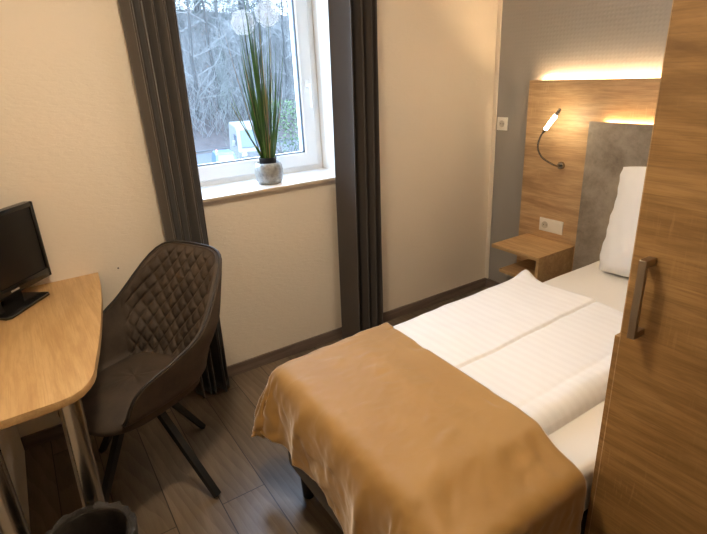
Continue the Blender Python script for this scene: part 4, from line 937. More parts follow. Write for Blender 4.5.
1537,13,3,1,0,-8,-2,-5,3,9,8,5,7,7,-10,-14,-11,-2,11,11,8,-4,-15,-15,4,9,-7,-12,-5,4,1,-4,3,-2,1,2,-3,2,1,0,1,-4,-2,1,7,1,3,-5,-4,1,5,-3,2,-3,-3,3,0,-3,
1548,-1,-4,0,7,-2,-7,9,9,8,4,7,6,-12,-12,-8,-11,11,10,11,3,-9,-15,-16,8,7,-5,-13,-3,-3,5,-2,-1,0,1,-1,1,0,0,2,-3,-1,4,-2,7,2,-5,0,-4,5,-2,-1,4,-6,-2,2,3,-4,
1538,0,-6,4,3,5,10,11,9,3,8,5,-13,-10,-11,-13,8,11,11,8,-3,-14,-14,-13,8,6,-3,-12,-8,2,-1,2,-1,-1,-2,4,-3,1,-1,5,-1,-1,5,-2,5,-4,-2,-2,4,-3,1,4,-2,-4,-4,1,5,-7,
1531,-6,8,8,8,10,10,8,6,9,3,-12,-12,-12,-13,5,11,11,11,3,-10,-16,-13,-9,8,4,-1,-9,-12,-2,3,0,0,0,-4,0,5,-3,2,2,2,-1,2,4,-4,-3,0,0,1,-1,7,-1,-4,-6,-2,5,3,-7,
1527,13,10,8,7,5,10,6,10,4,-10,-13,-14,-13,1,11,10,11,8,-2,-15,-15,-14,-3,6,4,0,-11,-7,-8,1,0,3,1,-1,-4,0,5,-1,1,4,2,1,-4,-2,0,0,1,-1,4,5,-3,-7,-6,1,2,6,-5,
1541,14,5,11,0,12,5,10,4,-8,-12,-14,-13,-3,10,11,9,11,3,-8,-16,-13,-15,4,1,3,-1,-5,-11,-2,-8,2,4,-2,3,-4,2,-1,1,2,3,0,-3,0,-3,0,4,-2,3,6,1,-6,-8,1,-2,1,8,-5,
1555,13,8,-5,11,9,6,6,-5,-12,-14,-12,-7,9,11,11,10,2,4,-14,-16,-12,-14,5,1,3,-3,-2,-9,-2,-9,-1,4,0,1,1,-3,1,3,0,-2,-1,0,-3,3,-1,4,-3,7,4,-2,-9,-1,-5,4,-3,9,-2,
1571,4,-7,12,12,6,7,-5,-13,-12,-11,-11,9,12,10,8,7,8,-8,-16,-14,-13,-13,6,4,-2,2,-3,-7,-3,-5,-9,6,-1,2,1,1,0,-2,2,-4,1,-2,1,-3,6,-1,1,5,1,-3,-9,-1,-1,5,-5,9,0,
1574,-1,7,8,12,5,-3,-13,-10,-12,-13,8,11,8,10,9,12,-3,-13,-15,-11,-16,-10,3,8,-3,0,-4,1,-6,-9,-6,3,-1,5,0,-1,1,3,-4,-1,-3,1,-3,6,-2,2,2,3,-4,-1,-8,-2,4,5,-8,11,0,
1581,0,11,4,10,-3,-12,-12,-11,-13,9,6,10,11,11,11,4,-8,-16,-13,-10,-16,-8,7,-1,2,-4,-2,-3,-1,-10,-4,0,0,6,2,-2,4,-4,-2,0,-3,-1,2,6,-1,-2,2,0,-3,-7,-3,0,4,6,-9,11,2,
1593,-4,3,13,-2,-11,-12,-12,-11,0,11,12,11,9,14,5,-1,-11,-15,-9,-14,-15,-5,8,-1,-2,-4,-4,-2,1,-9,-3,1,-5,7,0,3,0,-3,-2,1,-4,3,3,1,-3,2,0,-2,-5,-3,-5,4,3,7,-12,10,6,
1605,-5,-8,12,-12,-11,-12,-11,-3,12,12,9,12,11,8,-3,2,-15,-10,-12,-14,-14,0,7,-2,-5,-4,-3,-3,2,-9,0,0,-7,2,6,2,-2,2,-4,0,-3,1,3,-2,2,1,0,-5,-2,-6,-1,4,2,8,-14,8,10,
1608,3,-14,-6,-6,-13,-12,-6,10,13,12,9,7,12,-1,0,0,-14,-14,-9,-15,-10,2,6,-7,-6,-1,-2,-5,5,-9,1,-1,-6,-1,0,2,4,-1,0,1,-3,2,0,0,5,-2,-3,-1,-5,-6,2,1,6,5,-14,8,8,
1618,-11,-4,-13,-13,-14,-9,8,12,13,8,5,14,2,1,6,-13,-12,-10,-11,-15,-7,5,1,-1,-12,-3,2,-4,4,-7,0,-3,-4,1,-2,2,-2,1,2,-2,3,-1,1,3,-1,1,-2,-3,-7,1,-4,4,7,3,-15,9,4,
1614,-7,-11,-14,-14,-13,4,12,13,9,5,10,11,0,4,-2,-15,-9,-13,-9,-16,0,0,-4,5,-14,0,1,-3,3,-2,-5,-1,-2,-2,0,-1,1,0,-1,1,0,4,-2,3,-2,2,-5,-4,1,-2,-4,5,6,0,-15,11,3,
1611,-11,-13,-13,-14,-3,12,13,9,8,4,14,5,1,-4,-2,-12,-13,-7,-13,-10,-12,3,6,0,-14,-3,5,0,0,-2,-2,-5,0,-1,-2,2,-1,-5,4,-2,3,0,4,-2,1,-2,0,-3,-3,0,-2,6,3,-1,-15,11,3,
1605,-13,-14,-13,-11,13,12,11,6,5,12,7,1,0,0,-11,-10,-11,-5,-15,-11,-9,9,3,-2,-16,1,2,-3,-1,-1,-2,0,1,-4,2,-2,-4,2,-2,2,0,3,-1,1,-2,3,-3,0,-2,-3,3,4,-3,2,-12,9,3,]
CLOTH_Z = [
-12,12,12,13,12,11,11,8,9,10,12,8,9,11,12,11,5,2,3,3,3,4,5,6,1,3,2,-1,0,0,0,1,1,0,1,0,1,0,1,1,1,0,0,-1,1,1,1,1,0,1,0,0,1,1,1,1,1,-1,
-2,11,13,12,12,12,11,10,10,8,10,12,7,11,12,11,8,3,2,3,2,5,5,5,3,2,2,1,-1,0,1,0,1,0,1,0,0,1,1,1,0,1,0,0,0,1,2,0,0,0,0,1,0,2,1,1,0,0,
8,12,11,13,12,11,13,10,11,8,10,9,10,10,10,12,11,3,4,2,3,3,6,5,3,3,1,1,0,0,0,0,1,1,0,0,1,0,1,1,1,0,1,0,0,2,0,1,0,0,0,0,1,1,1,1,1,0,
18,12,12,12,11,12,12,12,10,10,10,9,9,10,10,11,11,4,4,3,3,5,5,6,3,2,3,1,-1,-1,2,0,1,1,0,0,1,1,0,1,0,1,0,2,0,1,0,0,0,1,-1,1,1,0,2,1,0,1,
28,12,12,12,11,12,12,11,12,10,10,8,10,10,10,6,13,8,4,4,4,5,5,6,3,3,2,1,-1,-1,2,1,1,0,0,1,0,1,0,1,1,0,2,1,0,1,0,1,0,-1,0,1,1,0,1,1,1,1,
39,11,12,12,11,12,11,12,12,10,11,9,10,9,9,9,8,12,7,2,5,5,5,6,4,2,3,1,-2,0,1,1,1,1,0,1,0,0,1,0,1,1,1,1,0,1,1,0,0,1,0,0,0,2,0,1,0,1,
50,10,12,11,12,12,11,12,11,12,11,10,9,10,9,10,9,9,9,3,5,5,5,6,4,3,2,1,-2,1,0,2,1,0,1,0,0,1,0,1,1,1,1,0,0,1,1,0,1,0,1,-1,2,0,1,0,1,1,
58,12,11,12,12,11,12,11,12,12,11,11,10,10,10,9,9,9,8,6,5,5,4,6,5,3,2,1,0,0,1,0,1,1,0,0,0,1,1,1,0,1,1,1,0,1,1,0,0,1,0,0,0,1,1,1,0,1,
68,12,11,11,12,12,12,11,12,12,11,12,11,11,9,10,9,8,9,7,5,5,5,5,6,3,2,0,1,0,1,1,0,1,0,-1,1,0,1,1,1,1,1,0,0,2,0,1,0,0,0,0,1,1,1,0,1,1,
76,13,13,11,11,12,11,12,12,11,12,12,11,12,10,10,9,9,8,8,5,7,5,5,5,3,2,1,0,1,1,0,1,0,0,0,1,0,0,2,1,0,1,1,0,1,1,0,0,1,0,0,1,0,1,1,1,0,
84,13,13,13,11,12,11,12,12,11,12,12,12,11,12,9,10,9,9,8,7,6,5,5,5,4,1,1,1,1,1,1,0,0,1,0,0,0,1,2,-1,1,1,0,1,1,1,0,0,0,1,0,1,0,1,1,0,0,
91,14,13,13,13,12,11,12,11,12,12,12,12,12,11,11,10,9,9,8,8,6,6,5,6,3,2,1,1,1,1,0,0,1,0,1,0,2,0,0,0,1,0,1,0,2,0,0,1,0,1,0,1,0,1,0,1,0,
99,14,13,13,13,13,12,11,12,12,12,12,11,12,12,11,11,10,9,9,8,6,6,6,5,5,1,1,1,1,1,0,1,0,1,1,0,1,0,1,0,0,1,0,1,1,1,0,0,1,1,0,0,2,0,0,0,0,
107,14,13,13,13,13,13,12,12,11,13,12,11,12,12,12,11,11,9,9,9,7,5,7,4,6,2,1,1,1,0,0,1,1,0,1,1,1,-1,1,1,0,0,1,0,1,1,1,0,1,1,0,1,1,0,0,0,0,
115,13,14,13,13,13,13,13,13,12,12,12,11,12,11,13,11,12,10,9,9,8,7,5,5,6,2,1,1,2,0,1,0,0,1,1,1,-1,1,1,0,1,0,0,1,1,1,0,1,0,2,0,1,0,1,0,0,-1,
118,15,14,14,14,13,13,13,14,13,13,12,11,12,11,12,12,12,11,10,9,9,7,6,6,6,2,1,1,1,1,1,0,0,1,0,1,0,0,1,1,0,0,1,1,1,0,1,0,1,1,1,1,0,1,0,-1,0,
122,15,15,14,14,15,13,14,13,13,14,12,11,13,12,12,11,12,12,12,10,9,9,7,5,5,3,1,0,1,1,0,1,1,0,1,0,0,1,1,0,1,0,1,1,0,1,0,1,1,0,2,0,0,1,0,0,0,
126,15,14,15,14,15,15,14,14,14,13,13,13,12,13,12,11,12,12,11,12,10,11,7,5,5,3,1,0,2,0,1,0,1,1,1,-1,1,1,1,0,0,1,0,1,1,0,1,0,1,1,1,0,1,0,1,0,0,
130,14,15,14,15,15,14,15,14,15,14,14,14,13,12,13,12,12,11,12,12,12,11,9,6,4,4,1,0,1,0,2,0,1,0,1,1,1,1,0,0,0,0,1,0,1,0,1,1,1,0,1,1,0,1,0,0,1,
134,15,14,14,14,16,15,14,14,15,14,15,15,14,13,13,13,12,12,11,14,11,13,10,5,5,6,0,1,1,0,1,1,0,1,1,1,1,1,0,0,-1,1,0,1,1,1,0,1,0,1,1,1,1,0,0,0,0,
138,15,13,15,15,15,14,15,15,14,15,14,15,15,14,14,14,12,13,11,14,12,12,13,8,4,5,1,2,1,0,1,1,0,0,2,0,2,0,1,0,-1,1,0,1,0,1,1,0,1,1,0,1,0,2,-1,1,-1,
142,14,15,14,15,15,14,15,14,15,15,14,15,14,15,15,14,14,13,14,12,13,13,10,14,5,6,1,2,0,-1,3,1,-1,1,1,0,2,-1,2,-2,2,0,0,1,1,0,1,0,0,2,1,0,1,0,0,0,0,
146,14,15,14,15,15,14,15,15,14,15,14,15,14,15,15,14,15,15,14,14,13,12,14,9,14,3,1,0,2,2,1,-2,1,2,-2,3,1,0,-2,2,-1,1,0,1,1,0,1,-2,2,1,-2,3,1,-3,1,0,0,
150,15,14,14,15,15,14,14,15,15,15,14,14,15,15,15,14,14,15,15,15,14,13,14,13,12,5,0,2,0,1,0,2,-1,-2,3,0,0,-2,2,0,-1,0,3,-2,4,0,-4,3,-1,0,2,0,-3,3,0,-1,-1,
154,15,14,14,15,15,14,15,15,14,15,14,15,14,15,15,14,15,15,15,14,14,15,14,12,12,6,1,1,2,-1,1,-1,0,1,-2,2,-1,2,0,-2,0,1,-2,6,-1,-4,3,-3,2,2,-1,-3,2,0,0,1,0,
158,14,15,15,14,14,15,16,14,15,14,15,14,15,15,13,15,15,14,15,15,14,16,11,15,9,7,2,1,0,-2,0,-1,1,1,0,0,0,0,1,0,0,1,2,-5,0,5,-3,2,0,2,-2,-2,0,1,0,4,-4,
159,15,14,14,16,15,16,15,15,14,15,15,14,15,14,15,14,15,15,14,14,14,15,13,14,8,7,-1,-1,5,-1,0,0,0,0,1,-1,1,0,0,0,1,-2,3,-4,0,1,4,-2,2,2,-2,-2,0,1,2,3,-4,
161,15,14,15,16,14,16,15,15,15,15,14,15,15,14,15,15,14,15,14,15,13,15,15,11,10,5,0,-1,-1,1,1,2,-1,2,0,2,-2,2,-2,3,0,-1,-1,0,-1,0,3,1,-1,4,-4,-1,0,1,4,3,-7,
164,15,14,15,16,15,14,16,14,15,15,15,15,15,15,15,15,14,15,13,15,14,15,12,10,12,6,2,-2,-2,2,0,0,2,1,1,-1,5,-4,2,-1,2,0,-3,0,1,1,0,2,2,-1,1,-5,2,-1,6,3,-7,
167,15,14,15,15,16,15,14,15,15,15,14,15,15,16,15,15,14,15,14,14,14,13,14,9,12,7,3,-2,-2,-2,5,-1,-2,5,0,1,-1,3,-2,2,0,1,-1,0,0,-1,2,1,2,0,2,-5,0,1,4,4,-6,
171,14,15,14,16,15,15,14,15,15,15,14,15,15,16,15,14,15,15,15,14,15,10,14,10,12,6,6,-3,0,-5,0,6,0,0,2,1,3,-4,4,-2,3,-1,2,-2,-1,2,-2,3,1,1,3,-4,-3,2,4,5,-6,
174,15,14,15,15,15,15,14,15,15,14,15,15,15,15,15,14,15,15,15,15,15,15,6,13,11,7,7,-2,-3,1,-3,0,6,0,1,1,1,4,-3,1,1,2,0,2,-3,-2,3,-1,3,0,4,-4,1,-2,3,5,-5,
177,15,15,15,15,14,15,14,15,15,15,14,15,15,15,14,15,15,15,15,15,14,15,14,5,12,5,10,-2,0,0,-4,1,1,5,0,-1,2,0,5,-2,1,0,4,-2,3,-4,3,-1,1,0,4,1,-4,0,4,2,-3,
181,15,15,14,15,14,15,15,14,15,15,15,15,15,14,15,14,16,14,15,15,15,12,14,15,3,7,10,-2,2,0,-1,-2,2,2,1,1,-1,3,-2,6,-3,2,0,6,-4,2,-2,2,0,0,2,0,0,1,1,0,0,
184,15,16,14,13,15,15,14,16,14,15,15,15,15,15,14,15,15,15,14,15,15,14,14,10,15,4,5,-1,2,-2,2,1,0,0,1,1,2,-1,2,-2,5,-3,2,0,4,-4,1,-1,0,0,1,0,1,0,1,0,1,
188,15,15,14,13,15,14,15,16,14,15,15,15,15,15,14,14,14,15,14,15,15,15,15,12,12,7,2,0,2,2,0,-1,1,0,0,2,0,3,1,1,-3,3,-1,0,0,2,-4,0,-1,0,1,0,1,0,1,0,1,
188,15,15,15,15,14,13,15,15,14,15,15,15,15,15,15,16,15,14,15,15,14,15,14,12,11,7,4,0,2,3,1,1,-3,-1,0,1,2,2,-2,2,1,-1,2,-1,-1,-1,1,-3,-1,0,1,0,1,0,1,0,1,
188,15,15,15,14,15,15,14,13,15,15,15,14,16,15,15,15,15,15,15,16,15,14,13,14,10,7,5,-1,2,0,2,2,0,-2,0,0,1,1,1,0,1,1,0,0,0,-2,-2,0,-2,0,1,0,1,0,1,0,1,
189,14,15,14,15,15,15,13,15,15,15,15,13,16,17,15,14,15,15,16,14,15,15,15,12,10,7,4,0,2,-1,0,0,3,0,-1,1,0,0,0,1,1,1,1,0,-2,1,-2,-2,-1,0,1,0,1,0,1,0,1,
187,16,15,15,15,14,15,15,15,15,14,14,15,15,16,15,15,15,15,15,15,15,15,15,10,13,5,4,0,1,1,1,-1,-1,2,1,0,0,0,0,3,2,-2,1,0,-1,-2,0,-1,-2,1,0,0,1,0,1,0,1,
188,15,15,15,15,14,15,16,15,14,14,16,14,15,16,15,15,15,15,15,15,15,15,13,15,9,5,4,0,2,-2,2,1,1,-1,1,1,2,0,2,-3,0,1,0,1,-1,-1,-2,-1,-1,1,0,1,0,0,1,0,1,
188,16,15,15,14,15,15,14,16,15,15,15,15,15,15,15,15,15,15,15,15,15,14,16,12,7,8,2,1,0,1,0,1,0,1,0,2,3,4,-3,2,-1,-2,1,-1,-1,-1,-1,-2,-1,1,0,1,0,0,-2,3,1,
189,16,14,15,15,15,15,15,14,15,15,15,16,15,14,15,15,15,15,15,15,15,15,15,12,10,5,2,1,0,1,1,-2,2,1,0,0,1,2,6,-2,2,-3,0,0,-2,-1,-1,-2,-1,1,0,1,0,-2,-2,2,3,
189,16,15,15,14,15,15,15,15,15,15,15,15,15,15,15,15,15,15,15,15,15,15,14,12,11,2,3,2,0,1,0,3,-1,0,0,0,0,0,1,1,1,2,1,1,-1,-1,-2,-2,-2,1,0,1,0,-6,4,-1,2,
190,15,15,15,15,15,15,15,15,15,15,14,15,15,16,15,15,15,15,15,15,15,14,14,14,6,7,4,-1,1,-1,2,0,2,0,-1,1,2,-2,2,1,0,1,0,0,-1,-1,-2,-1,-1,1,0,1,0,-4,1,3,0,
191,15,15,15,14,15,16,15,15,15,14,15,15,15,16,15,15,15,15,15,15,14,15,15,10,12,4,4,-2,1,1,-3,1,0,3,1,0,1,2,0,0,2,-2,2,2,0,-2,-3,-2,-2,1,0,1,0,-3,2,2,-2,
196,14,14,15,15,15,15,15,14,15,14,15,16,14,15,15,15,15,14,15,15,15,15,13,14,8,4,5,-2,1,-2,5,0,-1,0,1,0,1,0,0,0,0,3,0,1,-1,-1,-1,-2,-2,1,0,1,0,0,1,0,-1,
201,14,15,14,14,15,15,14,15,14,15,14,14,15,15,15,14,15,14,14,16,15,15,15,11,9,6,-1,1,1,0,0,1,0,1,1,0,2,1,2,0,-1,-2,3,2,-1,-2,-3,-1,-2,1,0,1,0,0,1,1,0,
206,15,14,14,14,14,15,14,14,14,14,15,14,15,14,14,15,14,14,14,15,15,16,14,11,7,9,-2,1,0,0,3,-1,2,-1,1,2,-2,0,0,5,-3,0,4,-1,-1,-2,-1,-1,-2,1,0,1,0,1,0,1,0,
212,14,14,14,13,15,14,14,14,14,14,14,14,14,14,14,14,14,14,14,15,15,15,15,9,12,1,3,0,0,2,-1,0,0,4,0,-1,0,2,-2,0,6,-1,-1,1,-1,0,-2,-2,-2,1,0,1,0,1,0,1,0,
218,14,13,13,14,14,14,14,13,14,14,14,14,13,14,14,13,14,14,14,14,16,15,12,13,9,3,2,0,0,0,1,4,1,-4,1,4,-4,1,2,1,0,1,0,1,-1,-2,-1,-1,-2,1,0,1,0,1,0,1,0,
222,14,13,14,14,13,14,13,14,13,14,14,13,14,13,13,14,13,13,14,15,15,14,14,12,6,7,1,2,-2,4,-3,1,0,5,-3,0,1,0,1,-1,2,0,1,3,-5,0,0,-3,-1,1,0,1,0,1,0,1,0,
228,13,14,13,13,13,14,13,13,14,13,13,13,14,13,13,13,13,13,14,15,14,15,14,11,9,5,1,0,-2,5,1,0,-4,4,1,-2,0,2,2,-1,-1,1,1,0,2,-2,-4,0,-2,1,0,1,0,1,0,1,0,
233,13,14,12,13,13,13,14,13,13,13,13,13,13,13,13,12,13,13,13,15,15,15,13,11,10,1,5,-2,0,2,-1,0,1,1,0,1,1,0,0,2,2,-1,0,1,-1,1,-5,0,-2,1,0,1,0,1,0,1,0,
239,13,12,13,13,12,13,13,14,12,13,13,12,13,13,12,13,13,12,13,15,15,14,14,13,4,8,0,-1,0,1,0,3,0,1,-1,0,-1,4,0,-1,1,0,1,1,-1,-2,0,-2,-2,1,0,1,0,1,0,1,0,
244,13,13,11,13,11,14,12,13,13,13,12,13,12,12,13,12,13,12,13,15,15,14,14,12,8,2,-1,2,0,1,1,0,0,0,4,-2,1,1,-1,3,-1,2,-1,0,-1,-1,-1,-1,-2,1,0,1,0,1,-1,2,0,
249,13,12,12,12,12,12,14,12,12,12,13,12,12,12,12,13,11,13,12,15,15,14,14,12,4,7,0,0,1,0,-1,5,1,0,-4,2,1,-1,1,0,1,1,1,0,-1,-1,-1,-1,-2,1,0,1,0,-1,1,1,1,
255,12,12,12,12,12,12,12,12,12,12,12,12,12,11,13,11,13,11,13,15,15,13,14,10,9,4,0,0,1,0,3,1,-3,0,3,-1,2,-1,3,-1,2,-1,0,1,0,0,-2,-2,-3,1,0,1,0,1,0,1,0,
261,12,11,12,12,11,12,12,11,12,12,11,12,12,11,12,12,11,12,12,15,15,14,13,11,6,7,-1,-1,3,-2,5,-3,4,0,-1,0,-1,1,0,1,0,2,0,1,1,-3,-1,-2,-2,1,0,1,0,1,0,1,0,
267,11,11,12,11,12,11,11,11,12,12,11,11,12,11,12,11,11,12,12,15,14,14,13,10,9,4,0,0,1,0,4,1,-1,-3,3,-1,1,0,3,1,-1,-2,3,0,-2,1,-3,-1,-2,1,0,1,0,1,0,1,0,
272,11,12,11,11,10,11,12,11,11,11,11,11,12,11,11,11,11,11,12,15,15,14,13,12,5,6,1,-3,2,0,2,0,-2,2,1,0,1,1,2,-3,0,1,4,0,-3,1,-2,-2,-2,1,0,1,0,1,0,1,0,
277,11,12,10,10,11,11,11,11,11,11,11,11,11,11,10,11,11,11,12,15,14,15,13,11,8,2,2,-3,2,0,1,-1,3,-1,2,-1,1,3,-2,0,4,0,-4,4,-2,-3,0,-1,-2,1,0,1,0,1,0,1,0,
282,10,11,11,10,11,11,10,11,11,10,11,11,10,11,11,10,11,11,12,15,15,13,14,11,6,2,0,0,3,-1,1,-1,3,1,-1,0,0,1,5,0,-4,0,1,3,-3,0,-1,-2,-2,1,0,1,0,1,0,1,0,
284,11,11,10,11,10,11,10,11,10,11,10,11,10,11,10,11,11,10,13,15,14,14,13,11,4,4,1,1,0,0,1,0,1,0,3,-2,1,2,2,-4,1,4,-1,1,-2,-1,-2,-1,-1,0,0,1,0,1,0,1,0,
285,11,10,11,10,11,10,11,10,11,10,10,11,10,11,10,12,11,10,12,15,15,13,14,10,5,3,0,4,-2,0,1,3,-2,0,0,2,0,3,-2,3,0,-1,2,-1,-1,-2,0,-2,-1,0,0,1,0,1,0,1,0,
286,10,11,10,10,11,11,10,11,10,10,11,10,10,11,11,11,11,10,13,14,15,14,13,8,8,0,6,-2,0,0,1,0,3,1,-1,-1,1,2,2,0,0,0,0,0,-1,0,-3,-1,-1,0,1,0,0,1,0,1,0,
286,11,10,10,11,10,11,10,11,10,11,10,10,11,10,11,12,10,10,13,14,15,15,12,12,3,6,1,-3,1,0,1,1,-1,1,1,1,0,0,0,0,0,1,0,3,-2,0,0,-3,-1,0,1,0,0,1,0,1,0,
287,10,10,11,10,11,10,11,10,11,10,11,10,11,10,11,10,11,10,13,15,15,14,13,11,6,0,1,2,-2,1,1,1,1,1,0,0,0,1,-1,5,1,1,-1,-3,1,-3,-1,-1,-1,0,1,0,0,1,0,1,0,
287,10,11,11,10,10,11,10,11,10,11,10,11,10,11,10,11,10,11,13,15,15,14,12,11,3,6,-3,4,-1,-1,1,1,0,-1,3,0,0,1,2,1,5,-1,-3,-1,-1,-1,-2,-1,-1,0,1,0,1,0,0,1,-1,
287,11,10,11,11,10,10,11,10,11,10,11,10,11,10,11,10,11,10,14,15,14,14,13,10,5,3,1,0,-1,0,1,1,-1,1,-1,3,0,3,-1,2,5,-4,1,0,-3,-1,-1,-2,-1,0,1,0,1,-1,1,-2,-1,
287,11,11,11,10,10,11,10,11,10,11,10,11,10,11,10,11,10,11,14,15,13,15,12,9,6,0,1,2,0,1,0,1,1,1,0,0,0,1,3,2,-1,0,-1,0,-1,-2,-1,-1,-1,0,1,0,1,0,-5,-1,1,
288,11,10,11,10,11,10,11,10,11,10,11,10,11,10,11,10,11,10,14,15,15,13,12,10,4,2,4,-1,-2,2,0,-1,4,-2,-1,2,2,0,0,0,0,1,1,1,0,-1,-2,-1,-2,0,1,0,1,-1,-5,3,0,
288,11,11,10,11,10,11,10,11,10,11,10,10,11,10,11,10,11,11,14,14,15,13,13,9,3,7,-3,0,4,-2,0,2,2,0,0,0,0,0,0,1,1,0,2,0,-3,1,-2,-1,-2,0,1,0,1,-2,1,-1,-1,
289,11,10,11,10,10,11,10,11,10,11,10,11,10,10,11,11,11,10,14,15,14,14,12,9,8,2,0,-2,3,-3,1,1,-1,0,2,-1,2,1,0,0,2,0,0,1,-2,-1,-1,-1,-1,0,1,0,1,0,0,0,1,
290,10,10,11,10,11,10,11,11,10,11,10,10,11,10,11,10,11,10,15,14,14,14,13,8,9,-2,0,2,0,-1,1,0,1,1,0,1,0,1,1,2,-1,-1,0,3,0,-3,0,-2,-2,0,1,0,1,0,0,1,1,
290,10,11,10,11,10,11,10,11,11,10,10,11,10,11,10,11,10,11,14,14,16,13,12,8,8,2,-1,0,-2,1,1,0,0,0,2,1,0,1,2,-1,4,1,1,0,-3,-2,-2,-2,-1,0,1,0,1,0,0,1,1,
290,11,10,11,10,11,10,11,10,11,10,11,10,11,10,11,10,11,10,15,14,14,14,12,8,7,0,-1,0,2,0,1,0,1,5,0,-3,0,1,1,1,-3,2,2,1,-1,-2,-2,-1,-1,0,1,0,1,0,1,0,1,
290,11,11,10,11,10,11,10,11,10,11,10,11,10,11,10,11,10,11,14,15,15,13,12,7,7,-2,1,3,-1,1,0,2,2,-2,4,1,-3,0,0,-1,3,0,0,2,-2,-2,-1,-1,-1,0,1,0,1,0,1,0,1,
291,11,10,11,10,11,10,11,10,11,10,11,10,11,10,10,11,11,10,15,15,14,13,11,8,4,2,1,0,2,-2,2,1,0,5,-2,3,-1,-3,2,1,0,1,1,-1,-2,0,0,-2,-2,0,1,0,1,0,1,0,1,
292,10,11,10,11,10,10,11,10,11,11,10,11,10,11,10,11,10,11,15,15,12,14,12,7,5,-1,3,3,-2,0,1,0,6,-1,0,-2,0,0,1,1,0,1,0,1,-1,-1,-1,-2,-1,0,1,0,1,0,1,0,1,
292,11,10,11,10,10,11,10,10,11,11,11,10,11,10,11,10,11,10,15,15,15,13,10,8,4,2,3,-2,0,-1,2,4,-2,-1,0,0,1,1,1,1,0,1,1,1,-2,-1,-1,-1,-2,0,1,0,1,0,1,0,1,
293,10,11,9,11,10,10,11,10,11,12,10,11,10,11,10,11,10,11,15,15,13,14,11,8,4,2,-1,2,-1,-1,4,-2,0,0,1,1,1,1,0,1,4,0,0,0,-1,-1,-2,-2,-2,0,1,0,1,0,-1,2,0,
294,10,10,10,11,10,10,11,11,11,10,11,10,11,10,10,11,10,12,15,15,14,13,11,7,4,1,1,0,0,1,0,0,1,1,0,1,1,0,0,1,0,1,0,0,-1,0,-1,-2,-1,0,1,0,1,0,-2,2,-1,
294,11,10,10,11,10,10,11,11,10,11,10,11,10,10,10,11,10,12,14,15,14,16,9,7,4,2,0,0,0,1,0,2,0,2,0,1,-1,0,4,2,1,1,-1,-1,-2,-3,-1,-1,-2,0,1,0,1,0,-2,1,-2,
295,10,10,11,11,10,11,9,11,11,10,10,10,11,10,10,11,10,12,15,15,15,13,9,8,3,1,1,1,0,1,0,1,1,-3,6,-3,4,1,-2,3,-3,2,0,-1,-1,0,-1,-1,-2,0,1,0,1,0,1,0,1,
296,9,11,10,11,10,11,10,10,11,11,10,11,10,10,11,10,11,12,14,15,11,14,10,7,4,1,1,0,1,0,1,2,-2,3,-2,5,0,0,0,0,0,1,-1,1,0,-1,-1,-2,-1,0,1,0,1,0,1,0,1,
306,0,11,10,11,10,11,10,10,10,11,10,10,10,9,11,10,11,11,14,13,14,15,9,5,3,2,3,0,-3,2,1,-1,4,1,1,0,-1,-1,0,0,0,1,1,2,1,-3,0,1,0,0,1,0,1,0,1,0,1,
306,11,1,9,10,10,11,10,10,11,10,10,11,10,10,10,11,10,10,14,13,13,11,3,10,0,4,1,-2,3,0,-2,4,0,1,0,0,-1,1,1,2,2,1,1,1,-5,6,3,0,0,0,1,-1,2,0,1,0,1,
308,10,10,0,10,10,9,10,10,11,11,11,10,10,10,10,9,9,9,11,13,10,8,11,5,-1,5,-2,1,1,-1,1,0,1,1,1,0,1,1,1,0,3,1,0,-1,4,1,0,3,1,1,-2,7,0,-1,2,4,1,
309,9,0,8,11,9,11,10,10,11,10,11,10,9,9,8,9,9,9,9,9,9,10,7,5,2,1,1,0,-1,1,0,1,1,0,1,1,1,1,1,1,0,3,-1,3,0,1,2,0,2,0,5,1,0,3,2,0,1,
306,4,11,5,10,10,11,10,10,10,9,10,8,9,9,9,8,9,9,6,7,9,9,5,2,4,0,1,0,0,0,1,1,0,1,0,1,1,1,1,2,1,1,2,1,0,1,1,3,0,3,2,1,2,1,2,0,2,
298,10,10,7,10,10,10,9,10,9,9,8,9,9,9,8,9,8,7,7,6,7,7,4,1,3,-1,2,-1,1,0,1,1,1,0,1,1,1,1,1,2,1,1,1,0,2,1,2,1,2,1,2,2,1,2,1,2,1,
297,10,7,8,10,10,10,9,8,9,9,8,9,9,8,8,9,7,6,7,6,6,5,1,1,2,0,1,0,0,1,1,0,1,1,1,0,1,1,1,1,2,1,1,1,1,2,1,2,1,2,2,2,1,1,2,1,1,
293,9,8,10,9,9,9,8,9,9,8,9,9,8,8,9,6,7,7,6,6,5,2,1,-1,2,-1,1,0,0,1,1,1,1,1,0,1,1,1,0,1,1,2,-1,2,2,2,2,1,2,2,2,1,1,2,1,2,1,
289,9,9,8,9,9,8,9,8,9,9,8,9,8,9,6,6,7,7,6,6,2,0,1,-2,1,0,0,1,0,1,1,0,1,1,1,1,0,1,1,1,1,0,2,1,3,1,2,1,2,2,1,2,1,1,1,0,1,
287,7,8,9,8,8,9,8,9,8,9,9,8,9,6,6,7,7,6,7,4,-2,0,1,-3,1,0,0,1,0,1,0,1,1,1,1,0,1,1,1,0,1,1,1,2,2,2,2,1,2,2,1,1,1,2,0,0,1,
280,9,9,8,7,9,8,9,8,9,9,8,8,7,6,7,7,6,7,6,0,-3,-1,1,-4,1,1,-1,1,1,0,1,0,1,1,1,1,0,1,1,1,1,1,1,2,2,2,1,1,3,1,2,1,1,1,1,0,0,
275,8,10,8,7,8,9,8,9,8,9,8,6,7,7,7,5,8,5,6,-4,-2,4,-6,-4,0,2,-1,0,0,2,0,1,1,1,0,1,1,1,1,1,0,3,0,2,2,1,2,1,1,2,2,1,2,1,0,0,0,
270,9,7,8,8,8,9,9,8,8,8,7,6,7,7,4,9,6,7,1,-5,-1,5,-9,-5,1,1,0,-1,0,1,2,0,2,0,2,0,0,1,1,1,1,1,2,1,3,1,1,1,2,2,2,1,1,1,1,0,0,
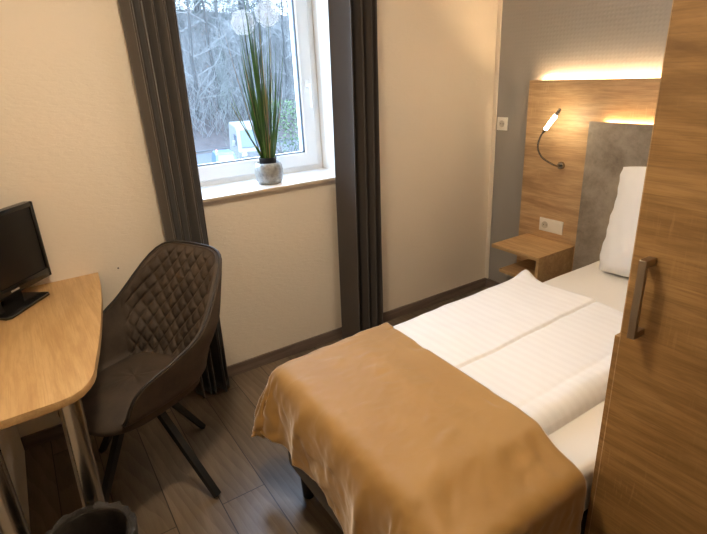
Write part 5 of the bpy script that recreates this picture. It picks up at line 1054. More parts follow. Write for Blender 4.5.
266,7,8,8,8,8,9,8,8,8,7,6,7,6,3,11,6,6,6,-3,-2,-3,6,-11,-7,1,1,0,-1,0,1,1,2,1,2,0,1,0,1,1,1,1,1,1,2,2,1,2,1,2,2,1,2,1,1,0,0,0,
259,8,8,8,10,7,8,8,8,7,6,7,6,4,6,10,6,6,5,-9,-2,7,-2,-10,-9,1,0,1,-2,2,-1,2,1,2,1,1,0,0,1,1,1,1,2,0,2,1,3,1,2,2,2,1,2,1,0,1,0,0,
253,8,9,9,7,8,7,8,7,6,7,7,7,1,12,6,6,5,0,-8,2,8,-7,-11,-10,1,1,0,-1,2,-1,1,2,1,1,1,1,0,1,1,1,1,1,1,1,2,2,1,3,2,1,2,1,1,1,0,0,-1,
248,9,9,7,7,7,8,7,6,7,7,6,2,12,6,6,6,6,-8,-3,5,7,-12,-12,-10,1,0,1,0,1,1,-1,1,1,1,1,0,1,1,1,1,1,1,1,2,2,1,2,2,1,2,2,1,1,2,0,-1,-1,
245,10,3,8,7,7,8,6,7,6,7,6,5,9,6,6,6,4,-11,1,11,0,-16,-14,-9,1,1,1,1,0,0,-1,2,1,1,0,1,0,2,1,1,1,1,1,3,0,2,1,2,1,2,2,1,2,1,0,-1,0,
242,4,7,5,7,8,7,7,6,7,7,1,12,7,6,5,5,-4,-7,8,13,-8,-18,-12,-11,1,0,1,1,0,0,0,1,1,1,1,0,1,1,2,1,1,1,1,2,2,1,1,1,2,1,2,2,1,2,0,-1,-1,
236,2,8,5,7,8,6,7,7,7,2,11,7,6,5,5,5,-11,1,16,3,-10,-20,-12,-11,0,1,1,0,1,-1,0,2,1,0,1,1,1,1,1,1,1,1,2,1,2,1,1,1,2,2,1,2,2,1,0,-1,-1,
231,2,6,5,7,7,7,7,5,9,6,6,7,6,4,5,-1,-11,15,9,1,-13,-21,-14,-10,1,1,0,1,0,-2,2,2,0,2,0,1,1,1,1,1,1,1,2,1,1,2,1,1,2,1,1,2,2,2,0,-2,-1,
225,7,-2,9,8,4,6,6,4,11,6,6,7,5,5,4,-14,9,4,12,1,-18,-20,-17,-7,1,0,0,0,1,-1,2,1,0,2,2,1,-1,1,1,1,1,2,1,1,2,1,1,2,1,2,1,2,2,2,-1,-1,-1,
218,5,5,5,5,5,7,-8,21,7,7,6,6,4,5,3,-19,9,17,4,1,-23,-19,-23,-2,1,1,0,0,0,0,1,1,1,2,1,1,0,1,0,2,1,1,2,1,2,1,1,2,1,2,1,2,2,1,0,-2,-1,
209,6,5,5,5,6,-13,24,9,6,7,6,5,5,4,-11,-8,19,10,2,1,-26,-24,-22,2,1,0,0,0,1,1,0,1,1,0,2,0,1,1,1,1,2,1,1,2,1,1,2,1,2,2,0,2,2,2,-1,-1,-2,
201,5,5,5,6,-16,20,14,8,6,7,6,4,5,0,-22,13,8,15,1,-10,-23,-26,-16,1,1,1,0,0,0,1,0,2,0,1,0,0,2,0,2,1,2,2,1,2,1,1,2,1,1,1,2,2,1,2,-1,-1,-2,
191,6,5,5,-13,15,13,12,6,7,6,5,4,5,-12,-22,18,15,14,1,-14,-27,-18,-20,0,2,0,0,1,0,1,0,1,1,0,0,1,0,2,1,2,1,2,1,2,1,2,1,2,0,1,1,2,3,1,0,-2,-1,]
cx_ = [CLOTH_X, CLOTH_Y, CLOTH_Z]
P = []
for j in range(NYR):
    acc = [0, 0, 0]
    row = []
    for i in range(NXR):
        for k in range(3):
            acc[k] += cx_[k][j * NXR + i]
        row.append((acc[0] / 1e3, acc[1] / 1e3, acc[2] / 1e3))
    P.append(row)
b, _ = grid_mesh(P)
rt = thing('bed_runner', 'plain ochre bed runner draped over the foot of the bed', 'bed runner', (.85, 1.05, .50))
ro = obj('cloth', b, M['runner'], rt, smooth=180)
ro.modifiers.new('sub', 'SUBSURF').render_levels = 1
ro.modifiers['sub'].levels = 1
sd = ro.modifiers.new('thick', 'SOLIDIFY'); sd.thickness = .0025; sd.offset = 1
edge_pts = [P[j][0] for j in range(NYR)]
obj('hem', tube([Vector(p) for p in edge_pts], .0022, 6), M['runner'], rt, smooth=180)

# pillow leaning on the headboard
def pillow():
    nu, nv = 60, 46
    W, Hh, T = .80, .56, .19
    fr, bk = [], []
    def pt(u, v, s):
        # u across, v bottom to top, both -1..1; sags to the bottom
        top = .5 + .5 * v
        hw = W / 2 * (1 - .10 * top ** 1.5) * (1 - .05 * (1 - v * v)) * (1 + .035 * (1 - top) * sin(pi * (1 - top)))
        x = u * hw
        z = v * Hh / 2 * (1 - .05 * (1 - u * u) * (1 if v > 0 else .4))
        z -= .018 * max(0, v) ** 6 * abs(u) ** 4
        th = T * (.62 - .24 * v) * (max(0, 1 - abs(u) ** 3.4) * max(0, 1 - abs(v) ** (3.0 if v > 0 else 5))) ** .5
        em = min(1, th / .03)
        wr = .007 * noise.noise(Vector((u * 4, v * 5, s * 3))) + .012 * noise.noise(Vector((u * 9, v * 3, s * 5))) * (1 - top * .3)
        x += .004 * sin(9 * v + 1) * abs(u) ** 4 + .0025 * sin(25 * v) * abs(u) ** 6
        return x, s * th + s * wr * em, z
    b = bmesh.new()
    G = []
    for s in (1, -1):
        rows = []
        for j in range(nv + 1):
            v = sin(pi / 2 * (2 * j / nv - 1))
            rows.append([b.verts.new(pt(sin(pi / 2 * (2 * i / nu - 1)), v, s)) for i in range(nu + 1)])
        G.append(rows)
        for j in range(nv):
            for i in range(nu):
                b.faces.new((rows[j][i], rows[j][i + 1], rows[j + 1][i + 1], rows[j + 1][i]))
    bmesh.ops.remove_doubles(b, verts=b.verts[:], dist=1e-4)
    return b
b = pillow()
# stand upright: width along world y, thickness along x; lean back; slight roll
Mx = Matrix.Translation((2.485, 1.03, .795)) @ Matrix.Rotation(radians(9), 4, 'Y') @ Matrix.Rotation(radians(-4), 4, 'X') @ Matrix.Rotation(radians(90), 4, 'Z')
b.transform(Mx)
tag(obj('pillow', b, M['pillow'], loc=(2.48, 1.03, .51), smooth=180), 'plump white pillow propped upright against the headboard', 'pillow')

# ------------------------------------------------------------------ wardrobe
WX, WY = 1.10, .563
t = thing('wardrobe', 'tall oak-look wardrobe with a vertical bar handle beside the bed', 'wardrobe', (1.4, .06, 0))
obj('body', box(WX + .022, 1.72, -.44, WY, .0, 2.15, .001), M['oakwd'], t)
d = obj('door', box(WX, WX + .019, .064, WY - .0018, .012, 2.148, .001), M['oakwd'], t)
eb = obj('edge_band', box(WX, WX + .019, WY - .0017, WY, .012, 2.148), M['oakhb'], d)
eb['label'] = 'lighter oak edge strip'
def bar_handle(y):
    b = box(WX - .040, WX - .029, y - .0085, y + .0085, .940, 1.128, .001)
    b = box(WX - .034, WX, y - .0085, y + .0085, .940, .957, .001, bm=b)
    return box(WX - .034, WX, y - .0085, y + .0085, 1.111, 1.128, .001, bm=b)
obj('handle', bar_handle(.519), M['bronze'], d)
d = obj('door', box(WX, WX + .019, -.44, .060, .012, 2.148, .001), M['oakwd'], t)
obj('handle', bar_handle(-.396), M['bronze'], d)
obj('side_board', box(WX + .001, 1.72, WY + .0005, WY + .0125, 0, .912, .001), M['oakwd'], t)

# ------------------------------------------------------------------ desk
t = thing('desk', 'small curved light oak desk against the left wall below the television', 'desk', (-.1, 1.95, 0))
pl = [(XL + .002, 2.423), (.184, 2.423), (.176, 2.33), (.163, 2.20), (.146, 2.07), (.124, 1.93), (.100, 1.79), (.077, 1.67), (.053, 1.56)]
pl += [(.046, 1.52), (.036, 1.488), (.022, 1.457), (.002, 1.430), (-.024, 1.412), (-.056, 1.404), (-.10, 1.401), (XL + .002, 1.395)]
obj('desktop', prism(pl, .725, .750, .003, 3), M['oakdesk'], t, smooth=30)
for lx, ly, bx, by in ((-.036, 1.447, -.062, 1.472), (-.243, 1.428, -.248, 1.445)):
    b = tube([(bx, by, .0), (lx, ly, .725)], .030, 32)
    lg = obj('leg', b, M['steel'], t, smooth=60)
obj('wall_bracket', box(XL + .002, XL + .03, 1.6, 2.35, .68, .725), M['oakdesk'], t)

obj('nail_head', tube([(.268, 2.425, .748), (.268, 2.419, .748)], .0035, 10), M['dark'], bpy.data.objects['wall_window'])

# television
t = thing('television', 'small black flat television on a low foot standing on the desk', 'television', (-.13, 2.24, .75), radians(48.7))
def tb(x0, x1, y0, y1, z0, z1, bev=.0, seg=2, bm=None):
    return box(x0, x1, y0, y1, z0, z1, bev, seg, bm)
b = tb(-.200, .200, .002, .030, .045, .362, .006, 3)
b = tb(-.15, .15, .028, .060, .075, .33, .012, 3, b)
obj('housing', b, M['tvbody'], t, world=False, smooth=40)
b = tb(-.200, .200, -.010, .004, .0455, .082, .003)
b = tb(-.200, .200, -.010, .004, .343, .362, .003, 2, b)
b = tb(-.200, -.182, -.010, .004, .0455, .362, .003, 2, b)
b = tb(.182, .200, -.010, .004, .0455, .362, .003, 2, b)
obj('bezel', b, M['tvbody'], t, world=False, smooth=40)
obj('screen', tb(-.183, .183, -.0035, .003, .081, .344), M['screen'], t, world=False)
b = bmesh.new()
for k in range(7):
    box(-.021 + k * .006, -.0168 + k * .006, -.0108, -.0098, .059, .0655, bm=b)
obj('logo', b, M['mark'], t, world=False)
b = tb(-.045, .045, .008, .028, .012, .052, .003)
obj('neck', b, M['tvbody'], t, world=False)
pts = [(-.125, -.085), (.090, -.070), (.100, -.060), (.088, .058), (.07, .066), (-.11, .066), (-.13, .055), (-.140, -.07)]
obj('foot_plate', prism(pts, 0.0005, .013, .004, 3), M['tvbody'], t, world=False, smooth=40)

# ------------------------------------------------------------------ chair
CH = thing('armchair', 'brown suede bucket armchair with diamond-quilted back at the desk', 'chair', (.182, 1.904, 0), radians(207))
def rim_h(a):
    a = abs(a)
    pts = [(0, .893), (.14, .890), (.19, .882), (.225, .868), (.26, .830), (.30, .750), (.345, .682), (.40, .645), (.46, .622), (.56, .606), (.70, .594), (.82, .578), (.91, .552), (.965, .510), (1.0, .450)]
    for (a0, h0), (a1, h1) in zip(pts, pts[1:]):
        if a <= a1:
            s = (a - a0) / (a1 - a0)
            return h0 + (h1 - h0) * s
    return pts[-1][1]
def rim_s(a):
    e = .02
    return (rim_h(a - e) + rim_h(a) * 2 + rim_h(a + e)) / 4
def shell_pt(a, z, inset):
    """a -1..1 around the shell, z height, inset inwards"""
    s = 1 if a >= 0 else -1
    q = abs(a)
    zz = max(0.0, (z - .42))
    lean = .345 * zz                     # back leans out with height
    flare = .045 * min(1, zz / .22)
    low = max(0.0, .47 - z)
    tuck = low * low * 26                # tuck in under the seat
    HW = .232 + flare - inset - tuck
    back = .235 + lean - inset - tuck * .8
    narrow = max(0, z - .66) * .22       # narrower towards the top
    HWb = HW - narrow
    if q < .5:
        th = q / .5 * pi / 2
        ex = 2.7 + 2.6 * min(1, max(0, z - .55) / .3)
        rr = (abs(cos(th)) ** ex + abs(sin(th)) ** ex) ** (-1 / ex)
        x = -back * rr * cos(th)
        y = HWb * rr * sin(th)
        return Vector((x * 1.0 + .0, s * y, z))
    k = (q - .5) / .5
    x = k * (.205 - tuck * .6)
    y = HW - .018 * k * k - narrow
    return Vector((x, s * y, z))
NA, NZ = 96, 22
outer, inner = [], []
A_ = [-1 + 2 * i / NA for i in range(NA + 1)]
for j in range(NZ + 1):
    v = j / NZ
    ro_, ri_ = [], []
    for a in A_:
        h = rim_s(a)
        z = .375 + (h - .375) * v
        ro_.append(shell_pt(a, z, 0))
        zi = .40 + (h - .40) * v
        ri_.append(shell_pt(a, zi, .030 - .010 * v ** 6))
    outer.append(ro_)
    inner.append(ri_)
b = bmesh.new()
_, VO = grid_mesh(outer, b)
_, VI = grid_mesh([r for r in inner], b)
for i in range(NA):
    b.faces.new((VO[NZ][i], VO[NZ][i + 1], VI[NZ][i + 1], VI[NZ][i]))
    b.faces.new((VO[0][i], VI[0][i], VI[0][i + 1], VO[0][i + 1]))
for j in range(NZ):
    b.faces.new((VO[j][0], VO[j + 1][0], VI[j + 1][0], VI[j][0]))
    b.faces.new((VO[j][NA], VI[j][NA], VI[j + 1][NA], VO[j + 1][NA]))
# bottom pan: fan across
b.faces.new([VO[0][i] for i in range(NA + 1)])
sh = obj('shell', b, M['suede'], CH, world=False, smooth=60)
# piping along the rim
rim = [outer[NZ][i] * .6 + inner[NZ][i] * .4 + Vector((0, 0, .003)) for i in range(NA + 1)]
rim = [outer[k][0] * .5 + inner[k][0] * .5 for k in range(4, NZ, 3)] + rim + [outer[k][NA] * .5 + inner[k][NA] * .5 for k in range(NZ - 3, 3, -3)]
obj('piping', tube(rim, .0052, 8), M['piping'], CH, world=False, smooth=180)
# quilted inner back
nu, nv = 150, 120
arc = [0.0]
for i in range(nu):
    pa, pb = (shell_pt(-.33 + .66 * q / nu, .68, .03) for q in (i, i + 1))
    arc.append(arc[-1] + (pb - pa).length)
P = []
for j in range(nv + 1):
    row = []
    for i in range(nu + 1):
        a = -.33 + .66 * i / nu
        h = rim_s(a) - .006
        v = j / nv
        z = .43 + (h - .43) * v
        p = shell_pt(a, z, .030 - .010 * v ** 6)
        # arc length coordinate
        s_ = arc[i] - arc[-1] / 2
        A1 = (s_ / .062 + (z) / .070)
        A2 = (s_ / .062 - (z) / .070)
        g1 = abs((A1 % 1) - .5) * 2
        g2 = abs((A2 % 1) - .5) * 2
        puff = (1 - g1 ** 3.0) * (1 - g2 ** 3.0)
        ed = min(1, (1 - abs(a) / .33) / .10, (1 - v) / .05 + .0)
        d = (.003 + .0135 * puff ** .6) * max(0.0, ed)
        q = shell_pt(a, z, .030 - .010 * v ** 6 + .05)
        n_ = (q - p); n_.z = 0
        n_.normalize()
        row.append(p + n_ * (d + .0005))
    P.append(row)
b, _ = grid_mesh(P)
bk = obj('backrest', b, M['suede'], CH, world=False, smooth=180)
bk['label'] = 'diamond-quilted inner back'
# seat cushion
P = []
nr, na = 16, 72
def seat_r(th):
    # superellipse, longer to the front
    c_, s_ = cos(th), sin(th)
    e = 2 / 3.2
    x = (abs(c_) ** e) * (.262 if c_ > 0 else .215) * (1 if c_ > 0 else -1)
    y = (abs(s_) ** e) * .207 * (1 if s_ > 0 else -1)
    return x, y
prof = [(.0, .478), (.25, .4775), (.5, .475), (.7, .470), (.85, .462), (.94, .451), (.985, .438), (1.0, .423), (.985, .408), (.93, .398), (.5, .392), (0.0, .392)]
for (k, z) in prof:
    row = []
    for i in range(na):
        x, y = seat_r(2 * pi * i / na)
        zz = z + (.006 * noise.noise(Vector((x * 8, y * 8, 2))) if z > .44 else 0) - (.012 * max(0, x * k / .26) ** 2 if z > .43 else 0)
        row.append(Vector((x * max(k, .001), y * max(k, .001), zz)))
    P.append(row)
b, _ = grid_mesh(P, close_u=True)
bmesh.ops.remove_doubles(b, verts=b.verts[:], dist=1e-4)
st = obj('seat', b, M['suede'], CH, world=False, smooth=180)
# frame under the seat (its legs point to the four feet)
inv = world_m(CH).inverted()
hubz = .355
b = lathe([(.055, .335), (.055, .345), (.03, .350), (.03, .378)], 0, 0, 28)
b = box(-.13, .13, -.13, .13, .364, .376, .003, bm=b)
obj('swivel_hub', b, M['black_metal'], CH, world=False, smooth=40)
feet = [(.349, 1.622), (.435, 2.076), (.015, 2.186), (-.071, 1.732)]
for fx, fy in feet:
    f_ = inv @ Vector((fx, fy, 0))
    dr = Vector((f_.x, f_.y, 0)); L_ = dr.length; dr.normalize()
    sd_ = Vector((-dr.y, dr.x, 0))
    top = dr * .045 + Vector((0, 0, .350))
    bm_ = bmesh.new()
    def sect(c, w_, h_):
        ax = (Vector((f_.x, f_.y, 0)) - top).normalized()
        up_ = ax.cross(sd_).normalized()
        return [bm_.verts.new(c + sd_ * (sx * w_) + up_ * (sz * h_)) for sx, sz in ((-1, -1), (1, -1), (1, 1), (-1, 1))]
    foot = Vector((f_.x, f_.y, .009))
    k1 = dr * .10 + Vector((0, 0, .335))
    rings_ = [sect(top, .0135, .012), sect(k1, .0135, .013), sect(foot, .0135, .010)]
    for q in range(2):
        for k in range(4):
            bm_.faces.new((rings_[q][k], rings_[q][(k + 1) % 4], rings_[q + 1][(k + 1) % 4], rings_[q + 1][k]))
    bm_.faces.new(rings_[0][::-1]); bm_.faces.new(rings_[-1])
    for v in rings_[-1]:
        v.co.z = max(0.0006, v.co.z)
    obj('leg', bm_, M['black_metal'], CH, world=False)

# ------------------------------------------------------------------ bin
t = thing('waste_bin', 'black waste bin lined with a crumpled dark plastic bag beside the steel desk leg', 'bin', (-.082, 1.312, 0))
obj('bucket', lathe([(.085, 0), (.090, .004), (.110, .350), (.112, .354), (.106, .354), (.087, .008), (0.0, .008)], -.082, 1.312, 48), M['bin'], t, smooth=60)
def lw(k, a, r, z):
    nz = noise.noise(Vector((cos(a) * 3.2, sin(a) * 3.2, k * .55)))
    n2 = 1.6 * abs(noise.noise(Vector((cos(a) * 8, sin(a) * 8, k * .7 + 7)))) - .5 + .6 * noise.noise(Vector((cos(a) * 19, sin(a) * 19, k * 1.3)))
    f = 1.0 if k < 10 else .5
    return r + (nz * .007 + n2 * .006) * f + (.003 if 2 < k < 7 else 0), z + (nz * .008 + n2 * .007) * f
prof = [(.119, .262), (.120, .285), (.1205, .305), (.121, .325), (.122, .345), (.121, .362), (.115, .372), (.106, .368), (.101, .355), (.098, .33), (.095, .29), (.092, .23), (.089, .15), (.086, .06), (.06, .03), (.0, .028)]
prof = [(r_, z_) for r_, z_ in prof]
b = lathe(prof, -.082, 1.312, 110, wob=lambda k, a, r, z: lw(k, a, r, z) if r > .07 else (r, z))
# open bottom face of the cuff
b.faces.ensure_lookup_table()
big = [f for f in b.faces if len(f.verts) > 20]
bmesh.ops.delete(b, geom=big, context='FACES_ONLY')
o = obj('bin_liner', b, M['liner'], t, smooth=25)

# ------------------------------------------------------------------ plant on the sill
PX, PY, PZ = 1.100, 2.520, 1.0
t = thing('potted_grass', 'tall artificial onion grass in a squat silver pot on the windowsill', 'plant', (PX, PY, PZ))
obj('pot', lathe([(.052, 0), (.060, .003), (.069, .020), (.0745, .050), (.0745, .072), (.070, .096), (.064, .110), (.060, .112), (.058, .106), (.058, .09), (.0, .09)], PX, PY, 48), M['pot'], t, smooth=60)
t_in = lathe([(.036, PZ - 1 + .09), (.040, .092), (.046, .134), (.048, .138), (.044, .138), (.042, .12), (0, .12)], PX, PY, 40)
for o_ in [ob for ob in C.objects if ob.name.startswith('pot')and ob.type == 'MESH' and ob.parent == t]:
    pass
b = t_in
b.transform(Matrix.Translation((0, 0, PZ)))
obj('inner_pot', b, M['bin'], t, smooth=60)
C.objects[[o.name for o in t.children if o.name.startswith('pot')][0]].data.transform(Matrix.Translation((0, 0, PZ)))
def blade_mats():
    out = []
    for nm, c in (('grass_green', (.06, .15, .03)), ('grass_light_green', (.12, .20, .06)), ('grass_dry', (.33, .23, .12)), ('grass_dark', (.02, .055, .015))):
        n = N(nm)
        n.base(c)
        n.b.inputs['Subsurface Weight'].default_value = 0
        out.append(n.set(Roughness=.4))
    return out
GM = blade_mats()
def blade(b, p0, p1, w, bow, mi, fold=.3):
    p0, p1 = Vector(p0), Vector(p1)
    d = p1 - p0
    side = d.cross(Vector((0.25, -1, 0))).normalized()
    nn = side.cross(d).normalized()
    prev = None
    n = 10
    for k in range(n + 1):
        s = k / n
        c = p0 + d * s + Vector(bow) * (sin(pi * s * .75) * .35 - s * .25)
        ww = w * (1 - s ** 2.2) * (.75 + .25 * min(1, s * 5)) + .0003
        a = (b.verts.new(c - side * ww + nn * ww * fold), b.verts.new(c), b.verts.new(c + side * ww + nn * ww * fold))
        if prev:
            for q in (0, 1):
                f = b.faces.new((prev[q], prev[q + 1], a[q + 1], a[q]))
                f.material_index = mi
        prev = a
rg = random.Random(11)
b = bmesh.new()
Z0 = PZ + .12
named = [((-.155, .0, .752), .0022, 2), ((-.045, -.02, .93), .0040, 0), ((-.03, .02, .98), .0040, 0), ((-.155, .03, .49), .0028, 1), ((-.175, -.02, .43), .0024, 0),
         ((-.10, .02, .66), .0028, 0), ((-.075, .03, .70), .0028, 0), ((.125, .0, .50), .0030, 2), ((.11, .03, .55), .0030, 0), ((.09, -.02, .60), .0032, 0),
         ((.02, -.02, .78), .0036, 0), ((.05, .02, .72), .0034, 1), ((0, -.03, .60), .0034, 2), ((.07, .0, .80), .003, 0), ((-.06, -.01, .85), .0036, 3)]
for (dx, dy, dz), w_, mi in named:
    r0 = (PX + dx * .12 + rg.uniform(-.012, .012), PY + dy * .3 + rg.uniform(-.012, .012), Z0)
    blade(b, r0, (PX + dx, PY + dy, PZ + dz), w_, (dx * .25, 0, 0), mi)
for k in range(80):
    dx = max(-.15, min(.13, rg.gauss(0, .055)))
    dy = rg.uniform(-.06, .06)
    dz = rg.uniform(.30, .80) * (1 - abs(dx) * 2.0)
    r0 = (PX + dx * .15 + rg.uniform(-.02, .02), PY + dy * .2 + rg.uniform(-.02, .02), Z0)
    blade(b, r0, (PX + dx, PY + dy, PZ + .12 + dz), rg.uniform(.0020, .0042), (dx * .3, dy * .3, 0), rg.choice((0, 0, 0, 1, 3, 3, 2)) )
obj('grass_blades', b, GM, t, smooth=180)
M['puff'] = plain('white_seed_fluff', (.75, .76, .78), .6)
M['stem'] = plain('pale_stem', (.33, .36, .22), .5)
for (hx_, hy_, hz_), R_ in (((1.205, 2.58, 1.825), .062), ((1.075, 2.59, 1.785), .058)):
    c0 = Vector((hx_, hy_, hz_))
    st_ = obj('flower_stem', tube(smooth_path([(PX + (hx_ - PX) * .15, PY + .01, Z0), (PX + (hx_ - PX) * .75, PY + .04, 1.45), c0], 8), .0016, 6), M['stem'], t, smooth=180)
    b = bmesh.new()
    for k in range(240):
        zz = 1 - 2 * (k + .5) / 240
        ph = k * 2.39996
        dd = Vector((sqrt(1 - zz * zz) * cos(ph), sqrt(1 - zz * zz) * sin(ph), zz))
        e_ = c0 + dd * R_ * rg.uniform(.8, 1)
        tube([c0 + dd * .004, e_], .00035, 3, b, cap=False)
        o1 = dd.orthogonal().normalized(); o2 = dd.cross(o1)
        for q in range(5):
            a = q * 2 * pi / 5
            tube([e_, e_ + (dd * .5 + o1 * cos(a) + o2 * sin(a)) * .0085], .00042, 3, b, cap=False)
    obj('seed_head', b, M['puff'], st_, world=True)

# ------------------------------------------------------------------ ceiling lamp (above the frame)
def ceiling_lamp(x, y, label, R_, power, col=(1.0, .81, .585)):
    t = thing('ceiling_lamp', label, 'lamp', (x, y, 2.5))
    obj('lamp_ring', lathe([(R_, 2.455), (R_ + .007, 2.455), (R_ + .007, 2.4995), (R_, 2.4995)], x, y, 48), M['steel'], t, smooth=40)
    obj('diffuser', lathe([(0, 2.435), (R_ * .6, 2.438), (R_ * .9, 2.446), (R_ - .001, 2.458), (R_ - .001, 2.49)], x, y, 48), emit('frosted_diffuser', col, power), t, smooth=60)
ceiling_lamp(.36, 1.10, 'round frosted ceiling lamp above the gap between desk and bed', .13, 43.0)
ceiling_lamp(1.65, 1.15, 'round frosted ceiling lamp above the middle of the bed', .13, 10.5, (1.0, .86, .70))

# ------------------------------------------------------------------ outside
GZ = -3.3
def terrain_h(x, y):
    k = max(0, y - 37 - .18 * (x - 12))
    h = GZ + min(k, 26) * .48 + .25 * noise.noise(Vector((x * .15, y * .15, 0))) * min(1, k / 3)
    return h
def ground_mat():
    n = N('leaf_litter_ground')
    v = n.coord((1, 1, 1))
    a = n.noise(v, 1.2, 6, .7)
    n.base(n.ramp(a, [(.3, (.018, .016, .016)), (.55, (.045, .038, .038)), (.75, (.028, .035, .026))]))
    return n.set(Roughness=1.0)
P = []
for j in range(51):
    y = 6 + 84 * j / 50
    P.append([(x_, y, terrain_h(x_, y) - .02) for x_ in [-15 + 85 * i / 50 for i in range(51)]])
b, _ = grid_mesh(P)
g_ = obj('ground', b, ground_mat(), smooth=180)
g_['kind'] = 'structure'
def asphalt():
    n = N('wet_asphalt')
    n.base(n.ramp(n.noise(n.coord((1, 1, 1)), 3, 5, .6), [(.3, (.04, .045, .052)), (.7, (.055, .062, .07))]))
    return n.set(Roughness=.6)
pr = []
for k in range(41):
    x_ = -15 + 80 * k / 40
    yc_ = 31.6 + .18 * (x_ - 12)
    pr.append([(x_, yc_ - 5.5, GZ + .0), (x_, yc_ + 5.2, GZ + .0)])
b, _ = grid_mesh(pr)
s_ = obj('road', b, asphalt())
s_['kind'] = 'structure'
b = bmesh.new()
pr = []
for k in range(41):
    x_ = -15 + 80 * k / 40
    yc_ = 36.8 + .18 * (x_ - 12)
    pr.append([(x_, yc_, GZ - .05), (x_, yc_, GZ + .16), (x_, yc_ + .25, GZ + .16), (x_, yc_ + .25, GZ - .05)])
b, _ = grid_mesh(pr)
k_ = obj('curb', b, plain('grey_curb', (.05, .055, .06), .8))
k_['kind'] = 'structure'

M['bark'] = plain('pale_bark', (.08, .08, .08), .9)
M['bark2'] = plain('grey_bark', (.035, .037, .038), .9)
M['twig'] = plain('frosty_twigs', (.125, .13, .13), .9)
M['needles'] = plain('conifer_needles', (.014, .034, .026), .9)
M['leaf'] = plain('ivy_leaves', (.045, .085, .03), .7)

def branch(b, p, d, L, r, depth, rnd, sides, spread=.55, kids=(3, 5)):
    n = 4
    pts = [p]
    q = p.copy()
    dd = d.normalized()
    for k in range(n):
        dd = (dd + Vector((rnd.uniform(-1, 1), rnd.uniform(-1, 1), rnd.uniform(-.6, .9))) * .14).normalized()
        q = q + dd * (L / n)
        pts.append(q.copy())
    rad = [r * (1 - .6 * i / n) for i in range(n + 1)]
    tube(pts, rad, sides, b, cap=False)
    if depth > 0:
        for _ in range(rnd.randint(*kids)):
            i = rnd.randint(1, n)
            nd = (dd + Vector((rnd.uniform(-1, 1), rnd.uniform(-1, 1), rnd.uniform(-.5, .8))) * spread * 1.6).normalized()
            branch(b, pts[i], nd, L * rnd.uniform(.5, .75), max(rad[i] * .6, .008), depth - 1, rnd, 3, spread, kids)

def bare_tree(x, y, h, r, seedv, label):
    rnd = random.Random(seedv)
    z0 = terrain_h(x, y) - .1
    t = thing('bare_tree', label, 'tree', (x, y, z0), group='bare trees behind the road')
    b = bmesh.new()
    lean = Vector((rnd.uniform(-.06, .06), 0, 1))
    top = Vector((x, y, z0)) + lean * h
    pts = [Vector((x, y, z0)).lerp(top, k / 8) + Vector((rnd.uniform(-.1, .1), 0, 0)) * (k > 0) for k in range(9)]
    rad = [r * (1 - .75 * k / 8) for k in range(9)]
    obj('trunk', tube(pts, rad, 8), M['bark2'], t, smooth=180)
    for k in range(26):
        i = rnd.randint(1, 8)
        a = rnd.uniform(0, 2 * pi)
        branch(b, pts[i], Vector((cos(a), sin(a), rnd.uniform(.1, .9))), h * rnd.uniform(.14, .26), rad[i] * .35, 2, rnd, 4, kids=(3, 5))
    obj('crown', b, M['twig'], t)

def conifer(x, y, h, r, seedv, label):
    rnd = random.Random(seedv)
    z0 = terrain_h(x, y) - .1
    t = thing('conifer', label, 'tree', (x, y, z0), group='conifers on the hill behind')
    obj('trunk', tube([(x, y, z0), (x + .1, y, z0 + h * .5), (x, y, z0 + h)], [r, r * .7, .03], 8), M['bark2'], t, smooth=180)
    b = bmesh.new()
    zz = h * .04
    while zz < h * .98:
        R_ = (1 - zz / h) * h * .30 + .5
        for k in range(9):
            a = rnd.uniform(0, 2 * pi)
            L_ = R_ * rnd.uniform(.6, 1.1)
            dv = Vector((cos(a), sin(a), -.12))
            s0 = Vector((x, y, z0 + zz))
            sd_ = Vector((-sin(a), cos(a), 0))
            for q in range(9):
                f = (q + 1) / 9
                c = s0 + dv * L_ * f
                for w_ in range(5):
                    off = sd_ * rnd.uniform(-.5, .5) * (1.1 - f * .6) + Vector((0, 0, rnd.uniform(-.35, .1)))
                    p_ = c + off
                    s2 = rnd.uniform(.10, .24)
                    v1 = Vector((rnd.uniform(-1, 1), rnd.uniform(-1, 1), rnd.uniform(-.6, .6))).normalized() * s2
                    v2 = Vector((rnd.uniform(-1, 1), rnd.uniform(-1, 1), rnd.uniform(-1, 1))).normalized() * s2 * .6
                    b.faces.new([b.verts.new(p_ + v) for v in (v1, v2, -v1)])
        zz += h * .05
    obj('crown', b, M['needles'], t)

trees = [(12.6, 41.5, 12, .20), (15.0, 43.0, 13, .18), (17.2, 42.0, 12, .16), (19.4, 44.0, 13, .20), (21.5, 43.5, 11, .16), (23.5, 45.5, 13, .18), (14.0, 48.5, 14, .22), (18.3, 50, 14, .20), (22.6, 52, 14, .22), (26.5, 51, 13, .20)]
for i, (x, y, h, r) in enumerate(trees):
    bare_tree(x, y, h, r, 20 + i, 'bare leafless tree with pale twigs on the bank behind the road')
for i, (x, y, h, r) in enumerate([(15.4, 57, 17, .3), (19.8, 60, 19, .3), (24.0, 58, 17, .3), (28.2, 62, 19, .3), (22.0, 66, 20, .3), (17.5, 68, 20, .3), (31.0, 66, 18, .3)]):
    conifer(x, y, h, r, 60 + i, 'dark conifer rising behind the bare trees')

